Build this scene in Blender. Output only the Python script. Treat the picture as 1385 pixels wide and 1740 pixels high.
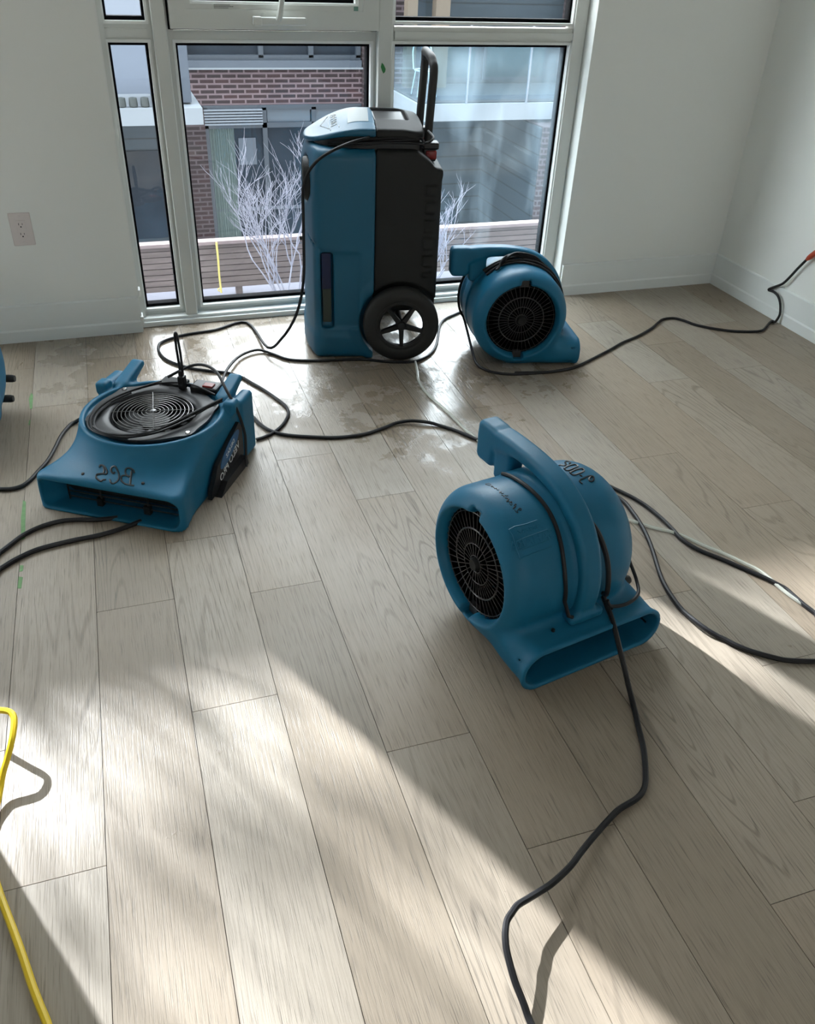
import bpy, math, random
import numpy as np
from mathutils import Vector, Matrix
random.seed(4)
PI = math.pi
scene = bpy.context.scene
COL = scene.collection
for o in list(bpy.data.objects): bpy.data.objects.remove(o)

# ---------------------------------------------------------------- camera
cam = bpy.data.cameras.new('camera')
cam.sensor_fit = 'VERTICAL'; cam.sensor_height = 36.0; cam.lens = 36.0*1420.66/1740.0
cam.clip_start = .02; cam.clip_end = 200
camo = bpy.data.objects.new('camera', cam); COL.objects.link(camo)
Rv = Vector((0.94908051, -0.31268027, 0.03843476)); Uv = Vector((0.14932848, 0.55393656, 0.81905756)); Fv = Vector((0.27739356, 0.77161216, -0.57242247))
camo.matrix_world = Matrix(((Rv.x, Uv.x, -Fv.x, 0), (Rv.y, Uv.y, -Fv.y, 0), (Rv.z, Uv.z, -Fv.z, 1.4345), (0, 0, 0, 1)))
scene.camera = camo

# ---------------------------------------------------------------- world, sun, exposure
SUN_AZ = math.radians(-65.5); SUN_EL = math.radians(33)
SKY_DIM, SKY_BRIGHT = 2.7, 13.0
world = bpy.data.worlds.new('sky'); scene.world = world; world.use_nodes = True
wn = world.node_tree.nodes; wl = world.node_tree.links
bg = wn['Background']; bg.inputs[1].default_value = 5.0
tc = wn.new('ShaderNodeTexCoord'); sp = wn.new('ShaderNodeSeparateXYZ'); wr = wn.new('ShaderNodeValToRGB')
wl.new(tc.outputs['Generated'], sp.inputs[0]); wl.new(sp.outputs[2], wr.inputs[0]); wl.new(wr.outputs[0], bg.inputs[0])
# the sky is brighter on the sun's side than opposite it
dp = wn.new('ShaderNodeVectorMath'); dp.operation = 'DOT_PRODUCT'; dp.inputs[1].default_value = (-.40, .88, .25); wl.new(tc.outputs['Generated'], dp.inputs[0])
sr = wn.new('ShaderNodeMapRange'); sr.interpolation_type = 'SMOOTHSTEP'; sr.inputs[1].default_value = -.4; sr.inputs[2].default_value = .95; sr.inputs[3].default_value = SKY_DIM; sr.inputs[4].default_value = SKY_BRIGHT
wl.new(dp.outputs['Value'], sr.inputs[0]); wl.new(sr.outputs[0], bg.inputs[1])
wr.color_ramp.elements[0].color = (1.0, .985, .965, 1); wr.color_ramp.elements[1].color = (.93, .965, 1.0, 1)
sun = bpy.data.lights.new('sun', 'SUN'); sun.energy = 15.5; sun.angle = math.radians(.62); sun.color = (1, .975, .985)
suno = bpy.data.objects.new('sun', sun); COL.objects.link(suno)
sd = Vector((math.cos(SUN_AZ)*math.cos(SUN_EL), math.sin(SUN_AZ)*math.cos(SUN_EL), -math.sin(SUN_EL)))
suno.rotation_euler = sd.to_track_quat('-Z', 'Y').to_euler(); suno.location = (-2, 6, 6)
vs = scene.view_settings; vs.view_transform = 'Standard'; vs.look = 'None'; vs.gamma = 1; vs.use_curve_mapping = False
vs.exposure = 0.24

# ---------------------------------------------------------------- materials
class MB_:
    def __init__(s, name):
        s.m = bpy.data.materials.new(name); s.m.use_nodes = True; s.n = s.m.node_tree.nodes; s.l = s.m.node_tree.links
        s.b = s.n['Principled BSDF']
    def N(s, t, **k):
        x = s.n.new(t)
        for a, v in k.items(): setattr(x, a, v)
        return x
    def L(s, a, b): s.l.new(a, b)
def mat(name, col, rough=.5, metal=0, spec=.5, nscale=0, namt=.0, bump=0, bscale=60, ramount=0, coat=0):
    M = MB_(name); b = M.b
    b.inputs['Base Color'].default_value = (*col, 1); b.inputs['Roughness'].default_value = rough
    b.inputs['Metallic'].default_value = metal; b.inputs['Specular IOR Level'].default_value = spec
    if coat: b.inputs['Coat Weight'].default_value = coat
    t = M.N('ShaderNodeTexCoord')
    if namt or ramount:
        n = M.N('ShaderNodeTexNoise'); n.inputs['Scale'].default_value = nscale; n.inputs['Detail'].default_value = 5
        M.L(t.outputs['Object'], n.inputs['Vector'])
        if namt:
            mx = M.N('ShaderNodeMix', data_type='RGBA'); mx.inputs[6].default_value = (*[c*(1-namt) for c in col], 1); mx.inputs[7].default_value = (*[min(1, c*(1+namt)+namt*.02) for c in col], 1)
            M.L(n.outputs[0], mx.inputs[0]); M.L(mx.outputs[2], b.inputs['Base Color'])
        if ramount:
            mr = M.N('ShaderNodeMapRange'); mr.inputs[1].default_value = .3; mr.inputs[2].default_value = .7
            mr.inputs[3].default_value = rough-ramount; mr.inputs[4].default_value = rough+ramount
            M.L(n.outputs[0], mr.inputs[0]); M.L(mr.outputs[0], b.inputs['Roughness'])
    if bump:
        n2 = M.N('ShaderNodeTexNoise'); n2.inputs['Scale'].default_value = bscale; n2.inputs['Detail'].default_value = 4
        bp = M.N('ShaderNodeBump'); bp.inputs['Strength'].default_value = bump; bp.inputs['Distance'].default_value = .002
        M.L(t.outputs['Object'], n2.inputs['Vector']); M.L(n2.outputs[0], bp.inputs['Height']); M.L(bp.outputs[0], b.inputs['Normal'])
    return M.m
M = {}
M['blue'] = mat('blue_rotomolded_plastic', (.004, .122, .228), .50, spec=.36, nscale=9, namt=.14, ramount=.07, bump=.12, bscale=140)
M['blue2'] = mat('teal_blue_plastic', (.001, .092, .172), .46, nscale=6, namt=.08, ramount=.05, bump=.06, bscale=90)
M['dgrey'] = mat('dark_grey_plastic', (.012, .013, .013), .6, spec=.3, nscale=20, namt=.1, bump=.15, bscale=200)
M['black'] = mat('black_plastic', (.006, .006, .007), .42)
M['rubber'] = mat('black_rubber', (.012, .012, .012), .62, bump=.1, bscale=120)
M['cord'] = mat('black_cord_sheath', (.009, .009, .011), .5, spec=.35)
M['ink'] = mat('black_marker_ink', (.012, .016, .020), .45)
M['wire'] = mat('black_coated_wire', (.030, .030, .032), .30)
M['wirel'] = mat('grey_wire', (.20, .20, .20), .30, metal=.6)
M['chrome'] = mat('bright_screw_metal', (.75, .75, .75), .2, metal=1)
M['yellow'] = mat('yellow_cord_sheath', (.80, .56, .015), .38)
M['red'] = mat('red_plastic', (.22, .008, .008), .35)
M['orange'] = mat('orange_red_plastic', (.45, .07, .035), .4)
M['wall'] = mat('white_wall_paint', (.83, .85, .82), .85, spec=.2, nscale=1.2, namt=.012, bump=.04, bscale=220)
M['trimw'] = mat('white_trim_paint', (.80, .835, .82), .5, nscale=2, namt=.012)
M['frame'] = mat('white_vinyl_frame', (.66, .68, .645), .42, nscale=3, namt=.02)
M['bead'] = mat('bright_white_vinyl_bead', (.80, .82, .80), .35)
M['gasket'] = mat('black_gasket', (.003, .003, .004), .9, spec=.1)
M['outlet'] = mat('ivory_outlet_plastic', (.70, .64, .62), .45)
M['slot'] = mat('dark_slot', (.01, .01, .01), .7)
M['tape'] = mat('green_painter_tape', (.030, .20, .055), .7, nscale=60, namt=.2)
M['tapef'] = mat('faded_green_tape', (.13, .26, .10), .7, nscale=60, namt=.3)
M['label'] = mat('white_label', (.30, .34, .35), .55)
M['labblue'] = mat('blue_label', (.010, .10, .25), .35)
M['white'] = mat('white_print', (.80, .82, .82), .45)
M['wood'] = mat('pale_timber_post', (0.166, 0.130, 0.096), .7, nscale=7, namt=.18)
M['slab'] = mat('white_balcony_slab', (0.215, 0.245, 0.275), .7, nscale=2, namt=.04)
M['gmetal'] = mat('grey_blue_cladding', (0.068, 0.086, 0.114), .45, nscale=1.5, namt=.06)
M['wfr'] = mat('blue_grey_window_frame', (0.039, 0.052, 0.070), .45)
M['curtain'] = mat('pale_curtain', (0.104, 0.140, 0.140), .8, nscale=5, namt=.08)
M['louver'] = mat('white_louver', (0.187, 0.218, 0.260), .5)
M['bark'] = mat('pale_bark', (.27, .275, .33), .8, nscale=20, namt=.15)
M['darkpane'] = mat('dark_window_pane', (.012, .020, .032), .3, spec=.12, nscale=1.6, namt=.7)  # blotchy tone imitates reflections in the glass
M['darkroom'] = mat('dark_room_interior', (.03, .034, .04), .8)
M['conc'] = mat('pale_concrete', (0.15, 0.15, 0.18), .8, nscale=3, namt=.08)
M['strap'] = mat('yellow_strap', (.62, .52, .16), .6)
M['pot'] = mat('dark_planter', (.05, .06, .06), .6)

def glassy(name, tint=(.9, .95, .95), refl=.06, haze=0):
    Q = MB_(name); Q.n.remove(Q.b)
    out = Q.n['Material Output']; tr = Q.N('ShaderNodeBsdfTransparent'); tr.inputs[0].default_value = (*tint, 1)
    gl = Q.N('ShaderNodeBsdfGlossy'); gl.inputs['Roughness'].default_value = .02; gl.inputs[0].default_value = (.9, .95, 1, 1)
    lw = Q.N('ShaderNodeFresnel'); gm = Q.N('ShaderNodeNewGeometry'); im = Q.N('ShaderNodeMapRange'); im.inputs[3].default_value = 1.45; im.inputs[4].default_value = 1/1.45
    Q.L(gm.outputs['Backfacing'], im.inputs[0]); Q.L(im.outputs[0], lw.inputs[0])
    m1 = Q.N('ShaderNodeMixShader'); Q.L(lw.outputs[0], m1.inputs[0]); Q.L(tr.outputs[0], m1.inputs[1]); Q.L(gl.outputs[0], m1.inputs[2])
    last = m1.outputs[0]
    if haze:   # film of dried dirt on the pane
        t = Q.N('ShaderNodeTexCoord'); n = Q.N('ShaderNodeTexNoise'); n.inputs['Scale'].default_value = 1.6; n.inputs['Detail'].default_value = 5
        mp = Q.N('ShaderNodeMapping'); mp.inputs['Scale'].default_value = (2.4, 1, .55); mp.inputs['Rotation'].default_value = (0, .35, 0)
        r = Q.N('ShaderNodeMapRange'); r.inputs[1].default_value = .48; r.inputs[2].default_value = .72; r.inputs[3].default_value = .01; r.inputs[4].default_value = haze
        Q.L(t.outputs['Object'], mp.inputs[0]); Q.L(mp.outputs[0], n.inputs['Vector']); Q.L(n.outputs[0], r.inputs[0])
        df = Q.N('ShaderNodeBsdfTranslucent'); df.inputs[0].default_value = (.62, .82, .95, 1)
        m2 = Q.N('ShaderNodeMixShader'); Q.L(r.outputs[0], m2.inputs[0]); Q.L(last, m2.inputs[1]); Q.L(df.outputs[0], m2.inputs[2]); last = m2.outputs[0]
    Q.L(last, out.inputs[0]); return Q.m
M['glass'] = glassy('window_glass', (.93, .965, .98))
M['glassh'] = glassy('dusty_window_glass', (.90, .955, .98), haze=.13)
M['farglass'] = glassy('balcony_glass', (.80, .92, .97))
M['hose'] = None
Q = MB_('clear_vinyl_tube'); Q.b.inputs['Base Color'].default_value = (.74, .76, .68, 1); Q.b.inputs['Roughness'].default_value = .15
Q.b.inputs['Alpha'].default_value = .58; Q.b.inputs['Specular IOR Level'].default_value = .8; M['hose'] = Q.m

def brickmat(name, c1, c2, mort, bw=.215, bh=.067, ms=.0125):
    Q = MB_(name); t = Q.N('ShaderNodeTexCoord'); mp = Q.N('ShaderNodeMapping'); mp.inputs['Rotation'].default_value = (PI/2, 0, 0)
    sx = Q.N('ShaderNodeSeparateXYZ'); cx = Q.N('ShaderNodeCombineXYZ'); ad = Q.N('ShaderNodeMath', operation='ADD')
    Q.L(t.outputs['Object'], sx.inputs[0]); Q.L(sx.outputs[0], ad.inputs[0]); Q.L(sx.outputs[1], ad.inputs[1]); Q.L(ad.outputs[0], cx.inputs[0]); Q.L(sx.outputs[2], cx.inputs[1])
    b = Q.N('ShaderNodeTexBrick'); Q.L(cx.outputs[0], b.inputs['Vector'])
    b.inputs['Color1'].default_value = (*c1, 1); b.inputs['Color2'].default_value = (*c2, 1); b.inputs['Mortar'].default_value = (*mort, 1)
    b.inputs['Scale'].default_value = 1; b.inputs['Mortar Size'].default_value = ms; b.inputs['Brick Width'].default_value = bw; b.inputs['Row Height'].default_value = bh
    b.inputs['Mortar Smooth'].default_value = .05
    n = Q.N('ShaderNodeTexNoise'); n.inputs['Scale'].default_value = 3; Q.L(t.outputs['Object'], n.inputs['Vector'])
    mx = Q.N('ShaderNodeMix', data_type='RGBA', blend_type='MULTIPLY'); mx.inputs[0].default_value = .5
    Q.L(b.outputs[0], mx.inputs[6]); Q.L(n.outputs[0], mx.inputs[7]); Q.L(mx.outputs[2], Q.b.inputs['Base Color'])
    Q.b.inputs['Roughness'].default_value = .85; return Q.m
M['brick'] = brickmat('red_brick', (0.052, 0.026, 0.030), (0.031, 0.020, 0.025), (0.20, 0.15, 0.168))
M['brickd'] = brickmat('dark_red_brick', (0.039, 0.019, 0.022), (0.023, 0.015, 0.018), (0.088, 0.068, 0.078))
def lapmat(name, c, line, h, noise=.2, lw=.1):
    Q = MB_(name); t = Q.N('ShaderNodeTexCoord'); s = Q.N('ShaderNodeSeparateXYZ'); Q.L(t.outputs['Object'], s.inputs[0])
    d = Q.N('ShaderNodeMath', operation='DIVIDE'); d.inputs[1].default_value = h; Q.L(s.outputs[2], d.inputs[0])
    f = Q.N('ShaderNodeMath', operation='FRACT'); Q.L(d.outputs[0], f.inputs[0])
    g = Q.N('ShaderNodeMath', operation='LESS_THAN'); g.inputs[1].default_value = lw; Q.L(f.outputs[0], g.inputs[0])
    n = Q.N('ShaderNodeTexNoise'); n.inputs['Scale'].default_value = 4; n.inputs['Detail'].default_value = 4
    mp = Q.N('ShaderNodeMapping'); mp.inputs['Scale'].default_value = (.5, .5, 6); Q.L(t.outputs['Object'], mp.inputs[0]); Q.L(mp.outputs[0], n.inputs['Vector'])
    a = Q.N('ShaderNodeMix', data_type='RGBA'); a.inputs[6].default_value = (*[v*(1-noise) for v in c], 1); a.inputs[7].default_value = (*[v*(1+noise) for v in c], 1); Q.L(n.outputs[0], a.inputs[0])
    m = Q.N('ShaderNodeMix', data_type='RGBA'); Q.L(g.outputs[0], m.inputs[0]); Q.L(a.outputs[2], m.inputs[6]); m.inputs[7].default_value = (*line, 1)
    Q.L(m.outputs[2], Q.b.inputs['Base Color']); Q.b.inputs['Roughness'].default_value = .6; return Q.m
M['siding'] = lapmat('dark_lap_siding', (0.026, 0.041, 0.055), (0.009, 0.016, 0.021), .20)
M['slat'] = lapmat('weathered_slat_wood', (.150, .122, .116), (.05, .045, .05), 10, noise=.5, lw=-1)

# oak floor: per-plank UVs in metres and a per-plank random value
def floormat():
    Q = MB_('washed_oak_planks'); b = Q.b
    uv = Q.N('ShaderNodeUVMap'); uv.uv_map = 'plank'
    at = Q.N('ShaderNodeAttribute'); at.attribute_name = 'pid'
    geo = Q.N('ShaderNodeNewGeometry')
    def noise(sc, mapping, det=5, rough=.55, dist=0):
        mp = Q.N('ShaderNodeMapping'); mp.inputs['Scale'].default_value = mapping; Q.L(uv.outputs[0], mp.inputs[0])
        n = Q.N('ShaderNodeTexNoise'); n.inputs['Scale'].default_value = sc; n.inputs['Detail'].default_value = det; n.inputs['Roughness'].default_value = rough; n.inputs['Distortion'].default_value = dist
        Q.L(mp.outputs[0], n.inputs['Vector']); return n.outputs[0]
    def math_(op, a, c=None, d=None):
        x = Q.N('ShaderNodeMath', operation=op)
        for i, v in enumerate((a, c, d)):
            if v is None: continue
            if isinstance(v, (int, float)): x.inputs[i].default_value = v
            else: Q.L(v, x.inputs[i])
        return x.outputs[0]
    def rng(x, a, c, d, e):
        r = Q.N('ShaderNodeMapRange'); Q.L(x, r.inputs[0])
        for i, v in enumerate((a, c, d, e)): r.inputs[i+1].default_value = v
        return r.outputs[0]
    fld = noise(1.0, (8.0, .62, 1), det=1.5, rough=.4, dist=.25)      # slow field whose contours are the cathedral figure
    ph = math_('MULTIPLY', fld, 165.0); fig = math_('SINE', ph)
    fig = rng(fig, .62, 1.0, 0, 1)
    amt = rng(noise(1.0, (4.0, .8, 1), det=2), .42, .68, .10, 1.0)
    fig = math_('MULTIPLY', fig, amt)
    fine = rng(noise(1.0, (260, 7, 1), det=3, rough=.6), .44, .62, 0, 1)   # fine pores along the board
    pores = rng(noise(1.0, (420, 12, 1), det=2, rough=.5), .57, .68, 0, 1)
    blot = noise(1.0, (5, 1.5, 1), det=4)
    dark = math_('ADD', math_('MULTIPLY', fig, .42), math_('ADD', math_('MULTIPLY', fine, .14), math_('MULTIPLY', pores, .40)))
    base = Q.N('ShaderNodeValToRGB'); e = base.color_ramp.elements
    e[0].color = (.262, .220, .168, 1); e[1].color = (.350, .306, .250, 1); m3 = base.color_ramp.elements.new(.5); m3.color = (.322, .260, .196, 1)
    mixf = math_('ADD', math_('MULTIPLY', at.outputs['Fac'], .95), math_('MULTIPLY', blot, .35)); Q.L(mixf, base.inputs[0])
    mx = Q.N('ShaderNodeMix', data_type='RGBA'); Q.L(dark, mx.inputs[0]); Q.L(base.outputs[0], mx.inputs[6]); mx.inputs[7].default_value = (.085, .069, .052, 1)
    # standing water near the window (a spill with its own outline)
    wn_ = Q.N('ShaderNodeTexNoise'); wn_.inputs['Scale'].default_value = 6.5; wn_.inputs['Detail'].default_value = 7; wn_.inputs['Roughness'].default_value = .65; Q.L(geo.outputs['Position'], wn_.inputs['Vector'])
    def blob(cx, cy, r):
        d = Q.N('ShaderNodeVectorMath', operation='DISTANCE'); d.inputs[1].default_value = (cx, cy, 0); Q.L(geo.outputs['Position'], d.inputs[0])
        return rng(d.outputs['Value'], 0, r, 1, 0)
    reg = math_('MAXIMUM', math_('MAXIMUM', blob(1.22, 3.0, .75), blob(.55, 3.1, .75)), math_('MAXIMUM', blob(.95, 2.55, .5), blob(.0, 3.25, .6)))
    wet = rng(math_('ADD', math_('MULTIPLY', reg, .40), wn_.outputs[0]), .66, .74, 0, 1)
    dk = Q.N('ShaderNodeMix', data_type='RGBA', blend_type='MULTIPLY'); Q.L(math_('MULTIPLY', wet, .25), dk.inputs[0]); Q.L(mx.outputs[2], dk.inputs[6]); dk.inputs[7].default_value = (.45, .42, .38, 1)
    Q.L(dk.outputs[2], b.inputs['Base Color'])
    sc2 = Q.N('ShaderNodeTexNoise'); sc2.inputs['Scale'].default_value = 1.7; sc2.inputs['Detail'].default_value = 3; Q.L(geo.outputs['Position'], sc2.inputs['Vector'])
    ro = math_('ADD', rng(sc2.outputs[0], .35, .65, .36, .50), math_('MULTIPLY', dark, .12))
    ro = Q_mix(Q, ro, .15, wet); Q.L(ro, b.inputs['Roughness']); b.inputs['Specular IOR Level'].default_value = .5
    hgt = math_('SUBTRACT', 0.0, math_('ADD', math_('MULTIPLY', fig, .4), math_('ADD', pores, math_('MULTIPLY', fine, .4))))
    hgt = math_('MULTIPLY', hgt, math_('SUBTRACT', 1.0, math_('MULTIPLY', wet, .6)))
    wb = math_('MULTIPLY', math_('MULTIPLY', wn_.outputs[0], wet), 3.0)
    bp = Q.N('ShaderNodeBump'); bp.inputs['Strength'].default_value = .30; bp.inputs['Distance'].default_value = .0012; Q.L(math_('ADD', hgt, wb), bp.inputs['Height']); Q.L(bp.outputs[0], b.inputs['Normal'])
    return Q.m
def Q_mix(Q, a, v, f):
    x = Q.N('ShaderNodeMix', data_type='FLOAT'); Q.L(f, x.inputs[0]); Q.L(a, x.inputs[2]); x.inputs[3].default_value = v; return x.outputs[0]
M['floor'] = floormat()

# ---------------------------------------------------------------- object helpers
def tag(o, label=None, cat=None, group=None, kind=None):
    if label: o['label'] = label
    if cat: o['category'] = cat
    if group: o['group'] = group
    if kind: o['kind'] = kind
    return o
def empty(name, loc=(0, 0, 0), rz=0):
    o = bpy.data.objects.new(name, None); COL.objects.link(o); o.location = loc; o.rotation_euler = (0, 0, rz); o.empty_display_size = .05; return o
def link(name, me, m, parent=None):
    o = bpy.data.objects.new(name, me); COL.objects.link(o)
    if m is not None: me.materials.append(m)
    if parent is not None: o.parent = parent
    return o
class G:
    """collects verts and faces; build() links them as ONE mesh object"""
    def __init__(s): s.v = []; s.f = []; s.sm = []
    def add(s, v, f, smooth=False):
        n = len(s.v); s.v += [tuple(float(c) for c in q) for q in v]; s.f += [tuple(i+n for i in q) for q in f]; s.sm += [smooth]*len(f)
    def box(s, a, b, bev=0):
        x0, y0, z0 = a; x1, y1, z1 = b
        if not bev:
            s.add([(x0, y0, z0), (x1, y0, z0), (x1, y1, z0), (x0, y1, z0), (x0, y0, z1), (x1, y0, z1), (x1, y1, z1), (x0, y1, z1)],
                  [(3, 2, 1, 0), (4, 5, 6, 7), (0, 1, 5, 4), (1, 2, 6, 5), (2, 3, 7, 6), (3, 0, 4, 7)]); return
        import bmesh
        bm = bmesh.new(); bmesh.ops.create_cube(bm, size=1)
        for v in bm.verts: v.co = Vector(((x0+x1)/2+v.co.x*(x1-x0), (y0+y1)/2+v.co.y*(y1-y0), (z0+z1)/2+v.co.z*(z1-z0)))
        bmesh.ops.bevel(bm, geom=bm.edges[:], offset=bev, segments=2, affect='EDGES', profile=.5)
        s.add([v.co[:] for v in bm.verts], [[v.index for v in f.verts] for f in bm.faces], False); bm.free()
    def tube(s, pts, r, n=8, closed=False, cap=True, rz=None):
        P = [Vector(p) for p in pts]; m = len(P); rr = r if hasattr(r, '__len__') else [r]*m
        T = []
        for i in range(m):
            a = P[(i-1) % m] if (closed or i > 0) else P[i]; b = P[(i+1) % m] if (closed or i < m-1) else P[i]
            t = (b-a); T.append(t.normalized() if t.length > 1e-9 else Vector((0, 0, 1)))
        u = T[0].orthogonal().normalized(); vs_ = []
        for i in range(m):
            u = (u-T[i]*u.dot(T[i]));
            u = u.normalized() if u.length > 1e-6 else T[i].orthogonal().normalized()
            w = T[i].cross(u)
            for k in range(n):
                a = 2*PI*k/n; vs_.append(P[i]+(u*math.cos(a)+w*math.sin(a))*rr[i])
        fs = []
        for i in range(m if closed else m-1):
            j = (i+1) % m
            for k in range(n): fs.append((i*n+k, i*n+(k+1) % n, j*n+(k+1) % n, j*n+k))
        if cap and not closed: fs += [tuple(range(n-1, -1, -1)), tuple((m-1)*n+k for k in range(n))]
        s.add(vs_, fs, True)
    def lathe(s, prof, axis='z', c=(0, 0, 0), n=48, smooth=True, cap=True):
        vs_ = []; m = len(prof)
        for k in range(n):
            a = 2*PI*k/n
            for r, h in prof:
                p = (r*math.cos(a), r*math.sin(a), h)
                if axis == 'x': p = (p[2], p[0], p[1])
                elif axis == 'y': p = (p[1], p[2], p[0])
                vs_.append((p[0]+c[0], p[1]+c[1], p[2]+c[2]))
        fs = [(k*m+i, ((k+1) % n)*m+i, ((k+1) % n)*m+i+1, k*m+i+1) for k in range(n) for i in range(m-1)]
        if cap:
            if prof[0][0] > 1e-6: fs.append(tuple(k*m for k in range(n-1, -1, -1)))
            if prof[-1][0] > 1e-6: fs.append(tuple(k*m+m-1 for k in range(n)))
        s.add(vs_, fs, smooth)
    def prism(s, poly, d0, d1, axis='y', smooth=False):
        n = len(poly)
        def P(u, v, d): return {'y': (u, d, v), 'x': (d, u, v), 'z': (u, v, d)}[axis]
        s.add([P(u, v, d0) for u, v in poly]+[P(u, v, d1) for u, v in poly],
              [tuple(range(n)), tuple(range(2*n-1, n-1, -1))]+[(i, i+n, (i+1) % n+n, (i+1) % n) for i in range(n)], smooth)
    def build(s, name, m, parent=None, auto=True):
        me = bpy.data.meshes.new(name); me.from_pydata(s.v, [], s.f)
        import bmesh
        bm = bmesh.new(); bm.from_mesh(me); bmesh.ops.recalc_face_normals(bm, faces=bm.faces[:]); bm.to_mesh(me); bm.free()
        me.polygons.foreach_set('use_smooth', s.sm)
        if any(s.sm) and auto:
            try: me.set_sharp_from_angle(angle=math.radians(42))
            except Exception: pass
        me.update(); return link(name, me, m, parent)
def cr(pts, sub=6, closed=False):
    """Catmull-Rom through pts"""
    P = [Vector(p) for p in pts]; n = len(P); out = []
    for i in range(n if closed else n-1):
        g = (lambda k: P[k % n]) if closed else (lambda k: P[max(0, min(n-1, k))])
        a, b, c, d = g(i-1), g(i), g(i+1), g(i+2)
        for k in range(sub):
            t = k/sub; out.append(.5*((2*b)+(c-a)*t+(2*a-5*b+4*c-d)*t*t+(3*b-a-3*c+d)*t**3))
    if not closed: out.append(P[-1])
    return out
def ell(c, r, a0=0, a1=2*PI, n=24, ax='z', ry=None):
    ry = ry or r; o = []
    for k in range(n):
        a = a0+(a1-a0)*k/(n if abs(a1-a0-2*PI) < 1e-6 else n-1)
        u, v = r*math.cos(a), ry*math.sin(a)
        o.append({'z': (c[0]+u, c[1]+v, c[2]), 'x': (c[0], c[1]+u, c[2]+v), 'y': (c[0]+u, c[1], c[2]+v)}[ax])
    return o
def text_mesh(txt, size, thick=.0004):
    cu = bpy.data.curves.new('lettering', 'FONT'); cu.body = txt; cu.size = size; cu.extrude = thick; cu.align_x = 'CENTER'; cu.align_y = 'CENTER'
    o = bpy.data.objects.new('lettering', cu); me = bpy.data.meshes.new_from_object(o)
    bpy.data.objects.remove(o); bpy.data.curves.remove(cu); return me
def lettering(name, txt, size, m, parent, org, ux, uz, mirror=True, thick=.0004):
    """printed words on a plane: ux = reading direction seen unmirrored, uz = up"""
    me = text_mesh(txt, size, thick); ux = Vector(ux).normalized(); uz = Vector(uz).normalized(); nn = ux.cross(uz); org = Vector(org)
    for v in me.vertices:
        x = -v.co.x if mirror else v.co.x; v.co = org+ux*x+uz*v.co.y+nn*v.co.z
    if mirror: me.flip_normals()
    return link(name, me, m, parent)

# ---- smooth moulded shells: signed distance field -> surface-net mesh
def snet(f, lo, hi, h):
    lo = np.array(lo, float); hi = np.array(hi, float); n = np.ceil((hi-lo)/h).astype(int)+1
    ax = [lo[i]+h*np.arange(n[i]) for i in range(3)]
    X, Y, Z = np.meshgrid(*ax, indexing='ij'); V = f(X, Y, Z)
    ins = V < 0; nc = n-1
    cnt = np.zeros(nc); acc = np.zeros((*nc, 3)); offs = [(a, b, c) for a in (0, 1) for b in (0, 1) for c in (0, 1)]
    def sl(o): return tuple(slice(o[i], o[i]+nc[i]) for i in range(3))
    for d in range(3):
        for o in offs:
            if o[d]: continue
            o2 = list(o); o2[d] = 1; A = V[sl(o)]; B = V[sl(o2)]; cr_ = (A < 0) != (B < 0)
            t = np.where(cr_, A/np.where(cr_, A-B, 1), 0)
            p = np.zeros((*nc, 3)); p += np.array(o, float); p[..., d] += t
            acc += p*cr_[..., None]; cnt += cr_
    act = cnt > 0; idx = -np.ones(nc, int); idx[act] = np.arange(act.sum())
    I = np.argwhere(act); P = lo+h*(I+acc[act]/cnt[act][:, None])
    e = h*.3
    for _ in range(3):
        v = f(P[:, 0], P[:, 1], P[:, 2])
        g = np.stack([(f(P[:, 0]+e*(d == 0), P[:, 1]+e*(d == 1), P[:, 2]+e*(d == 2))-f(P[:, 0]-e*(d == 0), P[:, 1]-e*(d == 1), P[:, 2]-e*(d == 2)))/(2*e) for d in range(3)], 1)
        st = (v/np.maximum((g**2).sum(1), .25))[:, None]*g; ln = np.linalg.norm(st, axis=1)[:, None]
        P = P-st*np.minimum(1, .4*h/np.maximum(ln, 1e-12))
    quads = []
    for d in range(3):
        a, b = [(1, 2), (2, 0), (0, 1)][d]
        s0 = [slice(None)]*3; s1 = [slice(None)]*3; s0[d] = slice(0, -1); s1[d] = slice(1, None)
        c = (ins[tuple(s0)] != ins[tuple(s1)]); E = np.argwhere(c)
        E = E[(E[:, a] > 0) & (E[:, b] > 0) & (E[:, a] < nc[a]) & (E[:, b] < nc[b])]
        flip = ins[tuple(s0)][E[:, 0], E[:, 1], E[:, 2]]
        def id_(da, db):
            q = E.copy(); q[:, a] += da; q[:, b] += db; return idx[q[:, 0], q[:, 1], q[:, 2]]
        q = np.stack([id_(-1, -1), id_(0, -1), id_(0, 0), id_(-1, 0)], 1)
        q[~flip] = q[~flip][:, ::-1]; quads.append(q)
    Qd = np.concatenate(quads)
    return P, Qd
def sdf_obj(name, f, lo, hi, h, m, parent=None):
    P, F = snet(f, lo, hi, h); me = bpy.data.meshes.new(name)
    me.from_pydata(P.tolist(), [], F.tolist()); me.polygons.foreach_set('use_smooth', [True]*len(F)); me.update()
    return link(name, me, m, parent)
def smin(a, b, k): hh = np.clip(.5+.5*(b-a)/k, 0, 1); return b+(a-b)*hh-k*hh*(1-hh)
def smax(a, b, k): return -smin(-a, -b, k)
def b2(x, y, hx, hy, r):
    qx, qy = np.abs(x)-hx+r, np.abs(y)-hy+r
    return np.hypot(np.maximum(qx, 0), np.maximum(qy, 0))+np.minimum(np.maximum(qx, qy), 0)-r
def b3(x, y, z, hx, hy, hz, r):
    q = [np.abs(x)-hx+r, np.abs(y)-hy+r, np.abs(z)-hz+r]
    return np.sqrt(sum(np.maximum(a, 0)**2 for a in q))+np.minimum(np.maximum(np.maximum(q[0], q[1]), q[2]), 0)-r
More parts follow.
